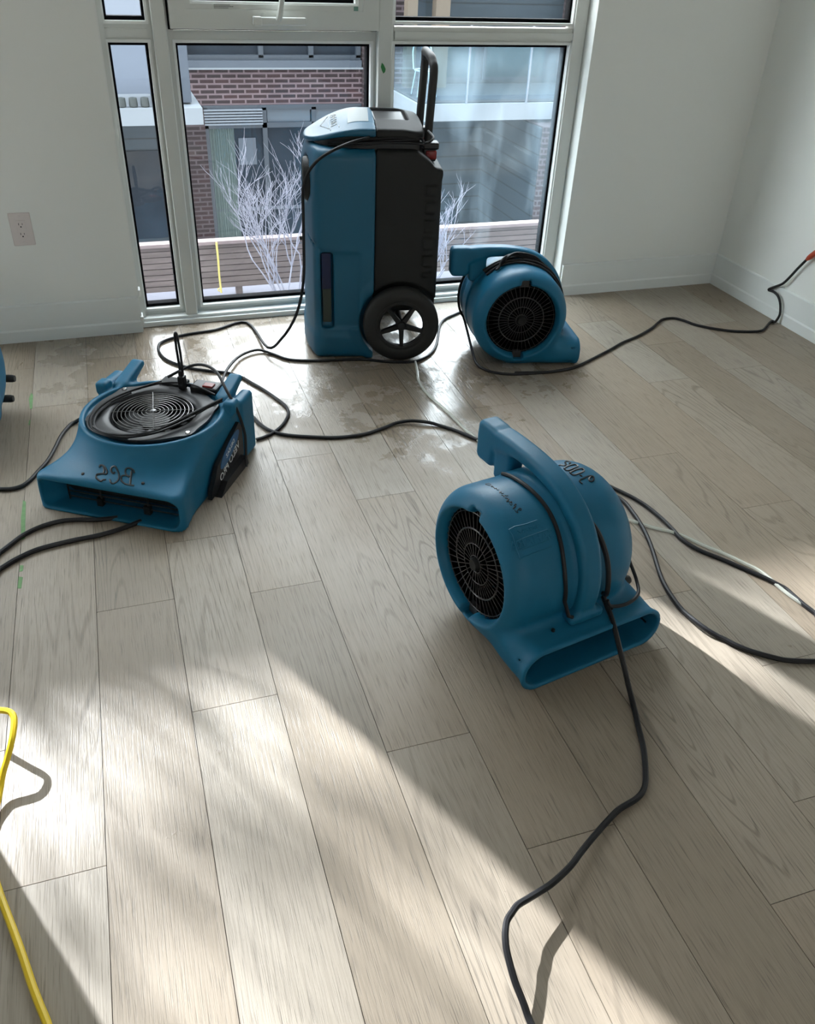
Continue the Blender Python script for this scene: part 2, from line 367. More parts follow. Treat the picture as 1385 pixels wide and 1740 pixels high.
def ext(d, w, r=0):   # extrude a 2D distance: w = |t|-half
    a, b = d+r, w+r; return np.hypot(np.maximum(a, 0), np.maximum(b, 0))+np.minimum(np.maximum(a, b), 0)-r
def seg2(x, y, a, b, ra, rb):
    dx, dy = b[0]-a[0], b[1]-a[1]; t = np.clip(((x-a[0])*dx+(y-a[1])*dy)/(dx*dx+dy*dy), 0, 1)
    return np.hypot(x-a[0]-t*dx, y-a[1]-t*dy)-(ra+(rb-ra)*t)
def sst(x, a, b): t = np.clip((x-a)/(b-a), 0, 1); return t*t*(3-2*t)
# measured floor tracks and marker strokes, world / local metres
D=dict(
loop=[(0.549,3.504,0.005),(0.468,3.467,0.004),(0.324,3.419,0.005),(0.211,3.4,0.005),(0.136,3.37,0.005),(0.093,3.335,0.005),(0.08,3.284,0.005),(0.084,3.225,0.005),(0.1,3.17,0.005),(0.136,3.117,0.005),(0.184,3.068,0.005),(0.249,3.028,0.005),(0.315,2.993,0.005),(0.36,2.945,0.005),(0.39,2.886,0.005),(0.426,2.812,0.005),(0.455,2.737,0.005),(0.475,2.675,0.005),(0.476,2.624,0.005),(0.46,2.579,0.005),(0.434,2.534,0.005),(0.399,2.496,0.005),(0.362,2.472,0.005),(0.334,2.463,0.005)],
c2=[(0.275,2.873,0.02),(0.314,2.993,0.02),(0.382,3.121,0.012),(0.46,3.168,0.01),(0.512,3.129,0.005),(0.567,3.059,0.005),(0.66,3.025,0.005),(0.757,3.008,0.005),(0.855,2.99,0.005),(0.945,2.946,0.005),(1.041,2.923,0.005),(1.103,2.948,0.005),(1.15,2.992,0.005),(1.19,3.053,0.005),(1.227,3.133,0.005),(1.274,3.24,0.005),(1.322,3.311,0.005),(1.386,3.354,0.005),(1.455,3.396,0.005)],
c3=[(0.336,2.678,0.005),(0.363,2.569,0.005),(0.383,2.521,0.005),(0.415,2.483,0.005),(0.461,2.455,0.005),(0.523,2.431,0.005),(0.584,2.411,0.005),(0.646,2.404,0.005),(0.706,2.409,0.005),(0.767,2.43,0.005),(0.821,2.451,0.008),(0.872,2.448,0.012),(0.909,2.435,0.012),(0.945,2.418,0.009),(0.98,2.386,0.005),(1.012,2.348,0.005),(1.057,2.277,0.005),(1.109,2.191,0.005),(1.17,2.089,0.005),(1.259,2.009,0.005),(1.331,1.943,0.005),(1.362,1.885,0.005),(1.382,1.847,0.005),(1.398,1.813,0.005),(1.411,1.773,0.005),(1.417,1.741,0.005),(1.421,1.707,0.005),(1.423,1.667,0.005),(1.423,1.629,0.005),(1.421,1.594,0.005),(1.426,1.566,0.005),(1.435,1.54,0.005),(1.447,1.516,0.005),(1.475,1.478,0.005),(1.501,1.439,0.005),(1.526,1.398,0.005),(1.547,1.364,0.005),(1.564,1.329,0.005),(1.571,1.31,0.005),(1.572,1.285,0.005),(1.574,1.245,0.005),(1.58,1.208,0.005),(1.586,1.161,0.005)],
c5=[(1.292,1.872,0.005),(1.34,1.846,0.005),(1.357,1.804,0.005),(1.353,1.744,0.005),(1.347,1.7,0.005),(1.337,1.652,0.005),(1.325,1.609,0.005),(1.309,1.562,0.005),(1.292,1.518,0.005),(1.274,1.472,0.005),(1.261,1.433,0.005),(1.253,1.398,0.005),(1.248,1.363,0.005),(1.245,1.332,0.005),(1.245,1.298,0.008),(1.248,1.265,0.012),(1.255,1.238,0.012),(1.265,1.218,0.01),(1.284,1.193,0.005),(1.3,1.164,0.005),(1.319,1.14,0.005),(1.341,1.12,0.005),(1.363,1.102,0.005),(1.386,1.086,0.005),(1.421,1.072,0.005),(1.456,1.061,0.005),(1.508,1.049,0.005)],
c6tail=[(0.977,1.319,0.165),(0.971,1.293,0.145),(0.972,1.269,0.128),(0.972,1.242,0.114),(0.965,1.203,0.1),(0.96,1.167,0.078),(0.96,1.137,0.05),(0.959,1.107,0.022),(0.948,1.06,0.007),(0.924,0.997,0.006),(0.907,0.951,0.006),(0.886,0.909,0.006),(0.864,0.872,0.006),(0.845,0.852,0.006),(0.822,0.84,0.006),(0.777,0.828,0.008),(0.738,0.809,0.01),(0.697,0.786,0.014),(0.656,0.761,0.02),(0.616,0.735,0.026),(0.567,0.711,0.034),(0.536,0.7,0.04),(0.507,0.691,0.045),(0.483,0.683,0.05),(0.466,0.671,0.055),(0.452,0.66,0.057),(0.442,0.645,0.058),(0.436,0.631,0.056),(0.432,0.616,0.052),(0.43,0.594,0.044),(0.43,0.572,0.034),(0.433,0.545,0.022),(0.435,0.519,0.01),(0.438,0.471,0.006)],
c7=[(1.405,2.729,0.005),(1.523,2.706,0.005),(1.589,2.706,0.005),(1.66,2.717,0.005),(1.74,2.755,0.005),(1.824,2.8,0.005),(1.901,2.842,0.005),(1.985,2.892,0.005),(2.088,2.939,0.005),(2.198,3.003,0.005),(2.265,3.055,0.005),(2.315,3.087,0.005),(2.37,3.088,0.005),(2.4,3.052,0.005),(2.422,3.0,0.005),(2.453,2.963,0.005),(2.486,2.934,0.005),(2.542,2.897,0.005),(2.608,2.873,0.005),(2.651,2.865,0.005),(2.689,2.864,0.008),(2.8,2.947,-0.021),(2.815,2.937,0.005),(2.825,2.933,0.037),(2.828,2.94,0.062),(2.828,2.956,0.093),(2.828,2.981,0.115),(2.83,3.015,0.121),(2.832,3.054,0.118),(2.832,3.016,0.146),(2.833,2.978,0.174),(2.834,2.948,0.216),(2.834,2.921,0.26),(2.834,2.9,0.291),(2.834,2.884,0.314)],
plug=[(2.834,2.884,0.314),(2.834,2.867,0.333),(2.834,2.833,0.371)],
c8=[(-0.505,2.371,0.005),(-0.455,2.358,0.005),(-0.422,2.352,0.005),(-0.393,2.361,0.005),(-0.371,2.389,0.005),(-0.35,2.433,0.005),(-0.325,2.487,0.005),(-0.305,2.557,0.005),(-0.288,2.631,0.005),(-0.27,2.683,0.005),(-0.245,2.728,0.005),(-0.204,2.736,0.02),(-0.165,2.729,0.03)],
c9=[(-0.476,1.983,0.005),(-0.436,2.03,0.005),(-0.411,2.061,0.005),(-0.379,2.098,0.005),(-0.337,2.126,0.005),(-0.287,2.14,0.005),(-0.24,2.136,0.005),(-0.184,2.121,0.005),(-0.127,2.117,0.005)],
c10=[(-0.471,1.916,0.005),(-0.432,1.955,0.005),(-0.393,1.989,0.005),(-0.346,2.016,0.005),(-0.294,2.029,0.005),(-0.24,2.037,0.005),(-0.178,2.043,0.005),(-0.114,2.06,0.005),(-0.064,2.082,0.005)],
yel1=[(-0.415,1.396,0.06),(-0.382,1.372,0.075),(-0.367,1.361,0.08),(-0.357,1.35,0.082),(-0.352,1.334,0.08),(-0.353,1.31,0.075),(-0.358,1.285,0.066),(-0.368,1.259,0.05),(-0.378,1.237,0.035),(-0.385,1.208,0.02),(-0.396,1.147,0.006),(-0.395,1.082,0.006),(-0.385,1.027,0.006),(-0.375,0.992,0.006),(-0.361,0.95,0.006),(-0.346,0.906,0.006),(-0.331,0.86,0.006),(-0.316,0.811,0.006),(-0.304,0.776,0.006),(-0.292,0.743,0.006),(-0.275,0.685,0.006)],
hose=[(1.053,2.92,0.005),(1.034,2.84,0.005),(1.01,2.75,0.005),(1.006,2.654,0.005),(1.017,2.568,0.005),(1.03,2.49,0.005),(1.037,2.42,0.005),(1.044,2.352,0.005),(1.056,2.298,0.005),(1.074,2.16,0.005),(1.127,1.997,0.005),(1.239,1.812,0.005),(1.342,1.692,0.005),(1.375,1.658,0.005),(1.419,1.622,0.005),(1.445,1.585,0.005),(1.47,1.54,0.005),(1.502,1.494,0.005),(1.529,1.444,0.005),(1.554,1.391,0.005),(1.56,1.311,0.005),(1.57,1.26,0.005),(1.584,1.213,0.005),(1.598,1.174,0.005)],
a2cord=[(1.257,2.91,0.09),(1.277,2.922,0.05),(1.295,2.926,0.01),(1.291,2.863,0.005),(1.296,2.799,0.005),(1.327,2.753,0.005),(1.401,2.719,0.005),(1.523,2.706,0.005),(1.586,2.701,0.005)],
num=[[(0.0707,76.0),(0.076,75.76),(0.0778,77.29),(0.0805,78.9),(0.0889,77.5),(0.0943,74.55),(0.099,72.76),(0.1061,72.31),(0.1062,74.97),(0.1024,77.27),(0.0962,78.27)],[(0.0705,82.28),(0.0843,81.0),(0.0991,80.69),(0.1074,81.54),(0.1072,83.8),(0.104,85.01),(0.0931,85.58),(0.0781,86.43),(0.0693,86.29),(0.0675,84.3),(0.0705,82.28)],[(0.0693,89.36),(0.0854,88.5),(0.1,88.27),(0.1086,88.96),(0.107,91.32),(0.1002,92.57),(0.087,93.19),(0.0741,93.3),(0.0683,92.0),(0.0693,89.36)],[(0.0848,94.93),(0.0864,96.81)],[(0.0708,103.52),(0.0693,101.09),(0.074,99.67),(0.0832,99.18),(0.0966,98.47),(0.1064,98.7),(0.1118,99.77),(0.109,102.04),(0.1022,103.59),(0.0951,103.66),(0.0947,101.96),(0.1002,100.22),(0.1056,99.95)]],
script=[[(-0.1317,107.93),(-0.1323,110.27),(-0.1289,110.93),(-0.1283,109.31),(-0.1224,108.52),(-0.119,109.89),(-0.1153,108.88),(-0.1186,107.68),(-0.1224,108.52)],[(-0.1272,106.27),(-0.1348,106.91),(-0.1287,105.75),(-0.1239,105.71),(-0.126,104.2),(-0.1195,104.14),(-0.1223,103.47)],[(-0.1281,103.22),(-0.1328,103.47),(-0.132,101.64),(-0.1252,100.42),(-0.1269,102.2),(-0.1291,100.78),(-0.1319,99.65)],[(-0.125,97.95),(-0.1351,99.68),(-0.1338,98.6),(-0.1275,97.65),(-0.1293,96.57),(-0.1334,96.06)],[(-0.1213,94.41),(-0.1262,94.24),(-0.127,93.19),(-0.1327,94.79),(-0.1311,92.64),(-0.1343,92.2)],[(-0.126,90.84),(-0.1309,90.67),(-0.1271,88.54),(-0.1331,89.29),(-0.1284,87.22)],[(-0.1262,85.79),(-0.1301,85.14),(-0.127,82.39),(-0.1315,82.94),(-0.1292,80.51),(-0.1316,79.21)],[(-0.1277,78.42),(-0.133,78.9),(-0.1265,75.98),(-0.1254,73.08),(-0.1298,71.64),(-0.1337,72.23),(-0.1333,75.19),(-0.1313,76.68)]],
plate=[[(-0.1733,120.88),(-0.1555,119.86),(-0.1247,120.64),(-0.095,120.31)],[(-0.1733,120.88),(-0.1714,125.18),(-0.1735,131.73),(-0.1742,136.43),(-0.1734,141.48)],[(-0.1734,141.48),(-0.1409,141.03),(-0.1058,140.76),(-0.0843,140.49)],[(-0.1688,130.03),(-0.1425,129.24),(-0.1061,128.96),(-0.0799,128.7)],[(-0.1688,130.03),(-0.1701,135.89),(-0.1437,135.77),(-0.112,135.46),(-0.0856,134.97)]],
bcs=[[(-0.0265,0.0472),(-0.0266,0.0515),(-0.0199,0.0528),(-0.0096,0.0489),(0.0009,0.0391),(0.0019,0.0318),(-0.0118,0.0305),(-0.0241,0.0262),(-0.0221,0.0177),(-0.0113,0.0107),(-0.0023,0.0092),(0.0014,0.0138),(0.0095,0.0142)],[(-0.0147,0.0494),(-0.008,0.0401),(-0.0064,0.0318)],[(0.024,0.0405),(0.0225,0.0361),(0.0147,0.0401),(0.0103,0.0473),(0.0141,0.0523),(0.0208,0.0533),(0.0311,0.0457),(0.0386,0.037),(0.0443,0.0247),(0.0424,0.0143),(0.0347,0.0084),(0.0268,0.0101),(0.0198,0.0183)],[(0.0793,0.0499),(0.0743,0.0563),(0.0622,0.0578),(0.0534,0.0539),(0.0546,0.0456),(0.0621,0.0391),(0.0707,0.038),(0.0733,0.0451),(0.0695,0.0541)],[(0.0677,0.0394),(0.0569,0.0378),(0.0494,0.0338),(0.0517,0.024),(0.0623,0.0165),(0.074,0.0139),(0.0951,0.0158)],[(0.0705,0.0515),(0.0757,0.0348),(0.083,0.0169)]],
hard=[(-0.0683,0.025),(0.1146,0.0305)],
tape=[[(-0.39,3.004),(-0.383,2.988),(-0.382,2.881),(-0.389,2.874),(-0.396,2.958)],[(-0.389,2.795),(-0.385,2.794),(-0.386,2.76),(-0.391,2.761)],[(-0.389,2.289),(-0.381,2.277),(-0.379,2.193),(-0.376,2.089),(-0.386,2.084),(-0.391,2.196)],[(-0.384,1.967),(-0.375,1.964),(-0.376,1.941),(-0.384,1.938)],[(-0.385,1.918),(-0.375,1.913),(-0.377,1.867),(-0.386,1.869)]],
)
# ================================================================ ROOM
WY = 3.493; RX = 2.854; CH = 2.62
def structure(g, name, m, parent=None):
    o = g.build(name, m, parent)
    if parent is None: o['kind'] = 'structure'
    return o
# floor: each plank a slab with its own gap, one mesh
SEAM0, PW = -0.3859, 0.19
J = {-2: [2.1, .35], -1: [3.22, 1.33], 0: [2.885, 1.0], 1: [3.25, 1.72, .2], 2: [3.2, 1.962, 1.326], 3: [1.69, -.1], 4: [2.322, 1.10], 5: [2.035, .805], 6: [2.9, 1.85, .1],
     7: [1.21, .573], 8: [2.5, 1.385, .743], 9: [2.85, 1.089], 10: [2.03, .5], 11: [1.68, .3], 12: [3.145, 2.53, 1.2], 13: [2.855, 1.5], 14: [2.56, 1.0], 15: [3.0, 1.9], 16: [2.2, .9]}
rnd = random.Random(11); V, F, UV, PID, MI = [], [], [], [], []
tone = {2: .35, 3: .80, 4: .25, 5: .45, 6: .55, 1: .30, 0: .75, -1: .35}
for k in range(-24, 17):
    x0 = SEAM0+k*PW; x1 = min(x0+PW, RX+.02)
    ys = sorted([y for y in J.get(k, []) if y < 3.7])
    y = ys[0] if ys else rnd.uniform(1.4, 3.2)
    while y > -2.2: y -= rnd.uniform(1.2, 1.9); ys.insert(0, y)
    if ys[-1] < 1.5 and k not in J: ys.append(ys[-1]+1.9)
    ys = [-3.2]+[v for v in ys if v > -3.1]+[3.72]
    for a, b in zip(ys[:-1], ys[1:]):
        g_ = .0007; n = len(V); X0, X1, Y0, Y1 = x0+g_, x1-g_, a+g_, b-g_
        V += [(X0, Y0, 0), (X1, Y0, 0), (X1, Y1, 0), (X0, Y1, 0), (X0, Y0, -.004), (X1, Y0, -.004), (X1, Y1, -.004), (X0, Y1, -.004)]
        fs = [(0, 1, 2, 3), (0, 4, 5, 1), (1, 5, 6, 2), (2, 6, 7, 3), (3, 7, 4, 0)]
        F += [tuple(i+n for i in q) for q in fs]; MI += [0]*5
        ou, ov = rnd.uniform(0, 50), rnd.uniform(0, 50)
        c = lambda i: (V[i][0]+ou, V[i][1]+ov)
        UV += [c(i+n) for q in fs for i in q]; PID += [rnd.random()]*5
n = len(V); V += [(-5, -3.2, -.0035), (RX+.05, -3.2, -.0035), (RX+.05, 3.72, -.0035), (-5, 3.72, -.0035)]; F.append((n, n+1, n+2, n+3)); MI.append(1); UV += [(0, 0)]*4; PID.append(0)
me = bpy.data.meshes.new('floor'); me.from_pydata(V, [], F)
ul = me.uv_layers.new(name='plank'); ul.data.foreach_set('uv', [c for q in UV for c in q])
at = me.attributes.new('pid', 'FLOAT', 'FACE'); at.data.foreach_set('value', PID)
me.materials.append(M['floor']); me.materials.append(mat('dark_subfloor_gap', (.05, .035, .025), .9)); me.polygons.foreach_set('material_index', MI)
fl = link('floor', me, None); fl['kind'] = 'structure'

g = G()   # back wall with the openings of window 1 and window 2
WX0, WX1, WH = .037, 1.972, 2.45; TH = .125
W2 = (-2.55, -.71)
for a, b, z0, z1 in [(-5, W2[0], 0, CH), (W2[1], WX0, 0, CH), (WX1, RX+.2, 0, CH), (W2[0], W2[1], WH, CH), (WX0, WX1, WH, CH)]:
    g.box((a, WY, z0), (b, WY+TH, z1))
structure(g, 'wall_back', M['wall'])
g = G(); g.box((RX, -3.2, 0), (RX+.2, WY, CH)); structure(g, 'wall_right', M['wall'])
g = G(); g.box((-.74, -3.2, 0), (-.60, 1.57, CH)); structure(g, 'wall_left', M['wall'])
g = G(); g.box((-5.2, -3.2, 0), (-5, WY, CH)); structure(g, 'wall_far_left', M['wall'])
g = G(); g.box((-5.2, -3.2, CH), (RX+.2, WY+TH, CH+.2)); structure(g, 'ceiling', M['wall'])
g = G()  # wall behind the camera; its two openings are added for fill light
for a, b, z0, z1 in [(-5.2, RX+.2, 0, .5), (-5.2, -2.6, .5, CH), (1.3, RX+.2, .5, CH), (-.9, .1, .5, CH), (-2.6, -.9, 2.3, CH), (.1, 1.3, 2.3, CH)]:
    g.box((a, -3.4, z0), (b, -3.2, z1))
structure(g, 'wall_front', M['wall'])

# baseboards: flat board and a thicker shoe
def base_profile(y, s=-1): return [(y, .0), (y+s*.017, .0), (y+s*.017, .045), (y+s*.012, .052), (y+s*.012, .146), (y+s*.008, .150), (y, .150)]
def baseboard_x(name, x0, x1, y, s=-1):
    g = G(); g.prism(base_profile(y, s), x0, x1, 'x'); return structure(g, name, M['trimw'])
baseboard_x('baseboard_left', W2[1], .034, WY)
baseboard_x('baseboard_back', WX1+.008, RX-.001, WY)
g = G(); pr = [(RX-.0, 0), (RX-.017, 0), (RX-.017, .045), (RX-.012, .052), (RX-.012, .146), (RX-.008, .150), (RX, .150)]
g.prism(pr, -3.19, WY-.017, 'y'); structure(g, 'baseboard_right', M['trimw'])

# ---------------------------------------------------------------- window 1
win = empty('window_1', (0, 0, 0)); win['kind'] = 'structure'
FY = 3.548
g = G()   # outer frame, sill, sub-rails (one welded vinyl frame)
g.box((WX0, FY-.02, 0), (.056, FY+.065, WH)); g.box((1.900, FY-.012, 0), (WX1-.018, FY+.065, WH)); g.box((WX1-.018, FY-.004, 0), (WX1, FY+.065, WH))
g.box((.056, FY, .0), (1.90, FY+.065, .040)); g.box((.056, FY+.006, .040), (1.90, FY+.065, .062)); g.box((.056, FY, WH-.05), (1.90, FY+.065, WH))
for x0, x1 in [(.202, .294), (1.036, 1.129)]: g.box((x0, FY+.004, .062), (x1, FY+.065, WH-.05))
for x0, x1 in [(.056, .202), (1.129, 1.90)]:
    g.box((x0, FY+.002, 1.062), (x1, FY+.065, 1.118))
    g.box((x0, FY-.008, 1.078), (x1, FY+.03, 1.104))
g.box((.294, FY+.002, 1.062), (1.036, FY+.065, 1.100))
g.build('window_frame', M['frame'], win)
g = G(); g.box((WX0-.0, 3.522, 0), (WX1, FY+.03, .022), .003); g.box((WX0, 3.535, .022), (WX1, FY+.034, .034), .002); g.build('window_sill', M['bead'], win)
g = G(); g.box((WX0, WY-.012, .15), (WX0+.009, FY-.018, .178), .002); g.box((.031, WY-.016, .028), (.043, FY-.018, .066), .002); g.build('jamb_block', M['bead'], win)
g = G(); g.box((WX0-.003, WY-.0015, .15), (WX0+.002, WY+.03, WH)); g.build('corner_bead', M['bead'], win)
for x0, x1 in [(.220, .268), (1.055, 1.112)]:
    g = G(); g.box((x0, FY-.034, .034), (x1, FY+.02, WH-.01), .004); g.build('mullion', M['frame'], win)
panes = [(.062, .200, .074, 1.060, 'glass'), (.296, 1.034, .074, 1.060, 'glass'), (1.131, 1.894, .074, 1.060, 'glassh'),
         (.062, .200, 1.130, 2.38, 'glass'), (.366, .963, 1.196, 2.34, 'glass'), (1.131, 1.894, 1.140, 2.38, 'glass')]
def ring(g, x0, x1, z0, z1, y0, y1, w):
    g.box((x0, y0, z0), (x0+w, y1, z1)); g.box((x1-w, y0, z0), (x1, y1, z1)); g.box((x0+w, y0, z0), (x1-w, y1, z0+w)); g.box((x0+w, y0, z1-w), (x1-w, y1, z1))
for i, (x0, x1, z0, z1, gm) in enumerate(panes):
    dy = -.028 if i == 4 else 0
    g = G(); ring(g, x0-.010, x1+.010, z0-.012, z1+.010, FY-.003+dy, FY+.022+dy, .010); g.build('glazing_bead', M['bead'], win)
    g = G(); ring(g, x0-.008, x1+.008, z0-.006, z1+.006, FY+.022+dy, FY+.062+dy, .0165); g.build('gasket', M['gasket'], win)
    g = G(); g.box((x0-.002, FY+.028+dy, z0-.002), (x1+.002, FY+.034+dy, z1+.002)); g.build('window_pane', M[gm], win)
g = G()   # awning sash, standing proud of the frame
ring(g, .281, 1.052, 1.108, 2.40, FY-.046, FY+.05, .062); g.box((.343, FY-.040, 1.170), (.990, FY+.05, 1.187)); g.box((.343, FY-.040, 1.187), (.357, FY+.05, 2.338)); g.box((.973, FY-.040, 1.187), (.990, FY+.05, 2.338))
sash = g.build('awning_sash', M['frame'], win)
g = G(); ring(g, .276, 1.057, 1.103, 2.405, FY-.010, FY+.004, .006); g.build('sash_gasket', M['gasket'], win)
g = G(); g.box((.590, FY-.072, 1.124), (.770, FY-.044, 1.150), .006); g.box((.572, FY-.076, 1.122), (.604, FY-.044, 1.152), .005)
g.build('handle_base', M['frame'], sash)
g = G(); g.tube([(.664, FY-.074, 1.142), (.668, FY-.082, 1.158), (.676, FY-.084, 1.20), (.682, FY-.078, 1.262)], [.012, .011, .0105, .009], 8); g.tube(ell((.664, FY-.066, 1.136), .012, ax='y', n=12)+[(.676, FY-.066, 1.136)], .003, 6); g.build('crank_handle', M['frame'], sash)
g = G()
for r, w in [(0, .055), (.0045, .068), (.009, .05)]:
    x = .44
    while x < .44+w: g.box((x, FY-.0412, 1.1865-.004-r), (x+.004, FY-.0402, 1.1885-.004-r)); x += .0058
g.build('etched_rating_mark', M['ink'], sash)
g = G(); g.box((.955, FY-.0415, 1.172), (.972, FY-.040, 1.186)); g.build('sash_sticker', mat('faded_green_sticker', (.15, .30, .25), .6), sash)
# tape scraps are things of their own
g = G(); pt = [(1.070, 1.000), (1.078, .993), (1.086, .978), (1.084, .968), (1.077, .962), (1.071, .972), (1.066, .985)]
g.prism(pt, FY-.0350, FY-.0342, 'y'); tag(g.build('tape_scrap', M['tape']), 'small torn scrap of green tape stuck on the white window mullion', 'tape')

# the unit sits 27 mm deeper in its opening than first measured: same sight lines, deeper reveal
def set_back(o):
    for c in o.children_recursive:
        if c.type == 'MESH' and c.name.split('.')[0] not in ('window_sill', 'jamb_block', 'corner_bead'):
            for v in c.data.vertices: v.co = (v.co.x*1.0076, v.co.y+.027, max(0, v.co.z*1.0076-.0109))
set_back(win)
sc_ = bpy.data.objects['tape_scrap']
for v in sc_.data.vertices: v.co = (v.co.x*1.0076, v.co.y+.027, v.co.z*1.0076-.0109)
# window 2 (beyond the left edge of the photograph, it lets the sun in)
win2 = empty('window_2', (0, 0, 0)); win2['kind'] = 'structure'
g = G(); ring(g, W2[0], W2[1], 0, WH, FY, FY+.1, .05); g.box((-1.66, FY, .05), (-1.60, FY+.1, WH-.05)); g.build('window_frame', M['frame'], win2)
for a, b in [(W2[0]+.05, -1.66), (-1.60, W2[1]-.05)]:
    g = G(); g.box((a-.002, FY+.04, .048), (b+.002, FY+.046, WH-.048)); g.build('window_pane', M['glass'], win2)

# ---------------------------------------------------------------- wall outlet
ou = empty('wall_outlet', (-.348, WY, .444)); tag(ou, 'white duplex wall outlet on the wall left of the window', 'outlet')
g = G(); g.box((-.0385, -.007, -.061), (.0385, 0, .061), .003); g.build('cover_plate', M['outlet'], ou)
g = G(); g.box((-.0168, -.0095, -.034), (.0168, -.006, .034), .001); rc = g.build('receptacle', M['outlet'], ou)
g = G()
for cz in (.018, -.018):
    g.box((-.0075, -.0098, cz-.0015), (-.0055, -.009, cz+.0065)); g.box((.0050, -.0098, cz-.001), (.0068, -.009, cz+.0055)); g.lathe([(.0027, -.0098), (.0027, -.009)], 'y', (-.0004, 0, cz-.0075), 12)
g.build('socket_slot', M['slot'], rc)
for cz in (.048, -.048):
    g = G(); g.lathe([(0, -.0082), (.003, -.0080), (.0034, -.0065)], 'y', (0, 0, cz), 14); g.build('screw', M['outlet'], ou)

# ================================================================ OUTDOORS
g = G(); g.box((-14, 3.95, -1.52), (22, 9.0, -1.42)); o = g.build('terrace', M['conc']); o['kind'] = 'structure'
g = G(); g.box((-30, 9.0, -6.1), (40, 40, -6.0)); o = g.build('ground', mat('dark_paving', (.06, .06, .065), .9)); o['kind'] = 'structure'
# slatted timber fence
fe = empty('slat_fence', (2.5, 7.6, -1.42)); tag(fe, 'weathered grey timber fence of thin horizontal slats beyond the glass', 'fence')
zt = .50
for k in range(8):
    z = zt-.0525*(k+1); g = G(); g.box((-7, 0, z), (9, .02, z+.0455)); g.build('slat', M['slat'], fe)
g = G(); g.box((-7, -.04, zt-.012), (9, .06, zt+.016)); g.build('top_rail', mat('pale_blotchy_rail', (.24, .19, .19), .7, nscale=6, namt=.25), fe)  # top rail paler than the slats, in a blotchy tone
for x in (-6.5, -4, -1.55, .9, 3.3, 5.8, 8.5):
    g = G(); g.box((x, .02, 0), (x+.06, .08, zt-.012)); g.build('post', M['slat'], fe)
g = G(); g.box((-7, .0202, .075), (9, .04, zt-.02)); g.build('lit_edge_board', mat('pale_lit_edges', (.62, .62, .70), .8), fe)  # pale board stands in for the skylit top edges of the slats
st = G(); st.tube(cr([(.80, 7.53, -.90), (.802, 7.53, -1.05), (.80, 7.54, -1.2), (.803, 7.53, -1.36)]), .009, 6); st.tube(ell((.79, 7.53, -1.33), .014, n=10, ax='y')+[(.804, 7.53, -1.33)], .005, 5)
tag(st.build('yellow_strap', M['strap']), 'thin yellow strap hanging down the slatted timber fence', 'strap')
# bare trees in front of the fence
def tree(x, y, z, h, seed, n0, label, spread=1.0, rad0=.0105):
    r = random.Random(seed); root = empty('bare_tree', (x, y, z)); tag(root, label, 'tree')
    tr, br = G(), G()
    def grow(g, p, d, L, rad, depth):
        pts = [p]; q = Vector(p); dd = Vector(d)
        for i in range(4):
            dd = (dd+Vector((r.uniform(-.22, .22), r.uniform(-.14, .14), r.uniform(-.05, .16)))).normalized(); q = q+dd*L/4; pts.append(q.copy())
        g.tube(pts, [rad*(1-.13*i) for i in range(5)], 5)
        if depth <= 0: return
        for i in range(r.choice((2, 3, 4))):
            k = r.choice((2, 3, 4)); nd = (dd+Vector((r.uniform(-.8, .8)*spread, r.uniform(-.5, .5), r.uniform(-.1, .55)))).normalized()
            grow(br, pts[k], nd, L*r.uniform(.55, .85), rad*.62, depth-1)
    for i in range(n0):
        a = r.uniform(-.5, .5)*spread; grow(tr, Vector((r.uniform(-.07, .07), 0, 0)), Vector((a, r.uniform(-.2, .2), 1)).normalized(), h*.36, rad0, 4)
    tr.build('trunk', M['bark'], root); br.build('branches', M['bark'], root)
tree(1.33, 7.1, -1.42, 1.50, 3, 6, 'bare pale shrub with many fine twigs outside the middle pane, left of the tall machine')
tree(2.62, 7.0, -1.42, 1.15, 9, 4, 'bare pale sapling outside the right pane, above the rear blower', .8)

tree(-3.0, 6.6, -1.42, 6.4, 21, 6, 'tall bare tree added out of view to mottle the sunlight', .75, .030)  # unseen tree added so its branches mottle the sun on the floor

# brick building across the way
BY = 13.5
bb = empty('brick_building', (0, BY, -6)); tag(bb, 'red brick building with blue-grey framed windows across the yard', 'building')
def part(name, m, a, b, parent, bev=0):
    g = G(); g.box(a, b, bev); return g.build(name, m, parent)
O = lambda x0, x1, y0, y1, z0, z1: ((x0, y0-BY, z0+6), (x1, y1-BY, z1+6))
g = G()
for x0, x1, z0, z1 in [(-14, -.8, 1.2, 8.66), (-.8, 20, 1.2, 3.1), (-14, 1.20, -6, 1.2), (1.20, 3.80, -.80, -.30), (3.80, 20, -6, 1.2), (1.20, 1.42, -6, -.80), (1.42, 3.80, -6, -3.4)]:  # unseen upper wall heights shaped to block low sun and admit sky
    a, b = O(x0, x1, BY, BY+.4, z0, z1); g.box(a, b)
g.build('brick_wall', M['brick'], bb)
g = G(); g.tube([(-12, .2, 15.62), (-1.0, .2, 15.62)], .045, 8); g.tube([(-12, .2, 15.1), (-1.0, .2, 15.1)], .035, 8)  # unseen rails added to cast a soft shade band on the floor
for k in range(8): g.tube([(-12+k*1.57, .2, 14.6), (-12+k*1.57, .2, 15.64)], .03, 6)
g.build('added_shade_rail', M['wfr'], bb)
part('interior_back', M['darkroom'], *O(1.2, 3.8, BY+1.6, BY+1.7, -6, 1.2), bb)
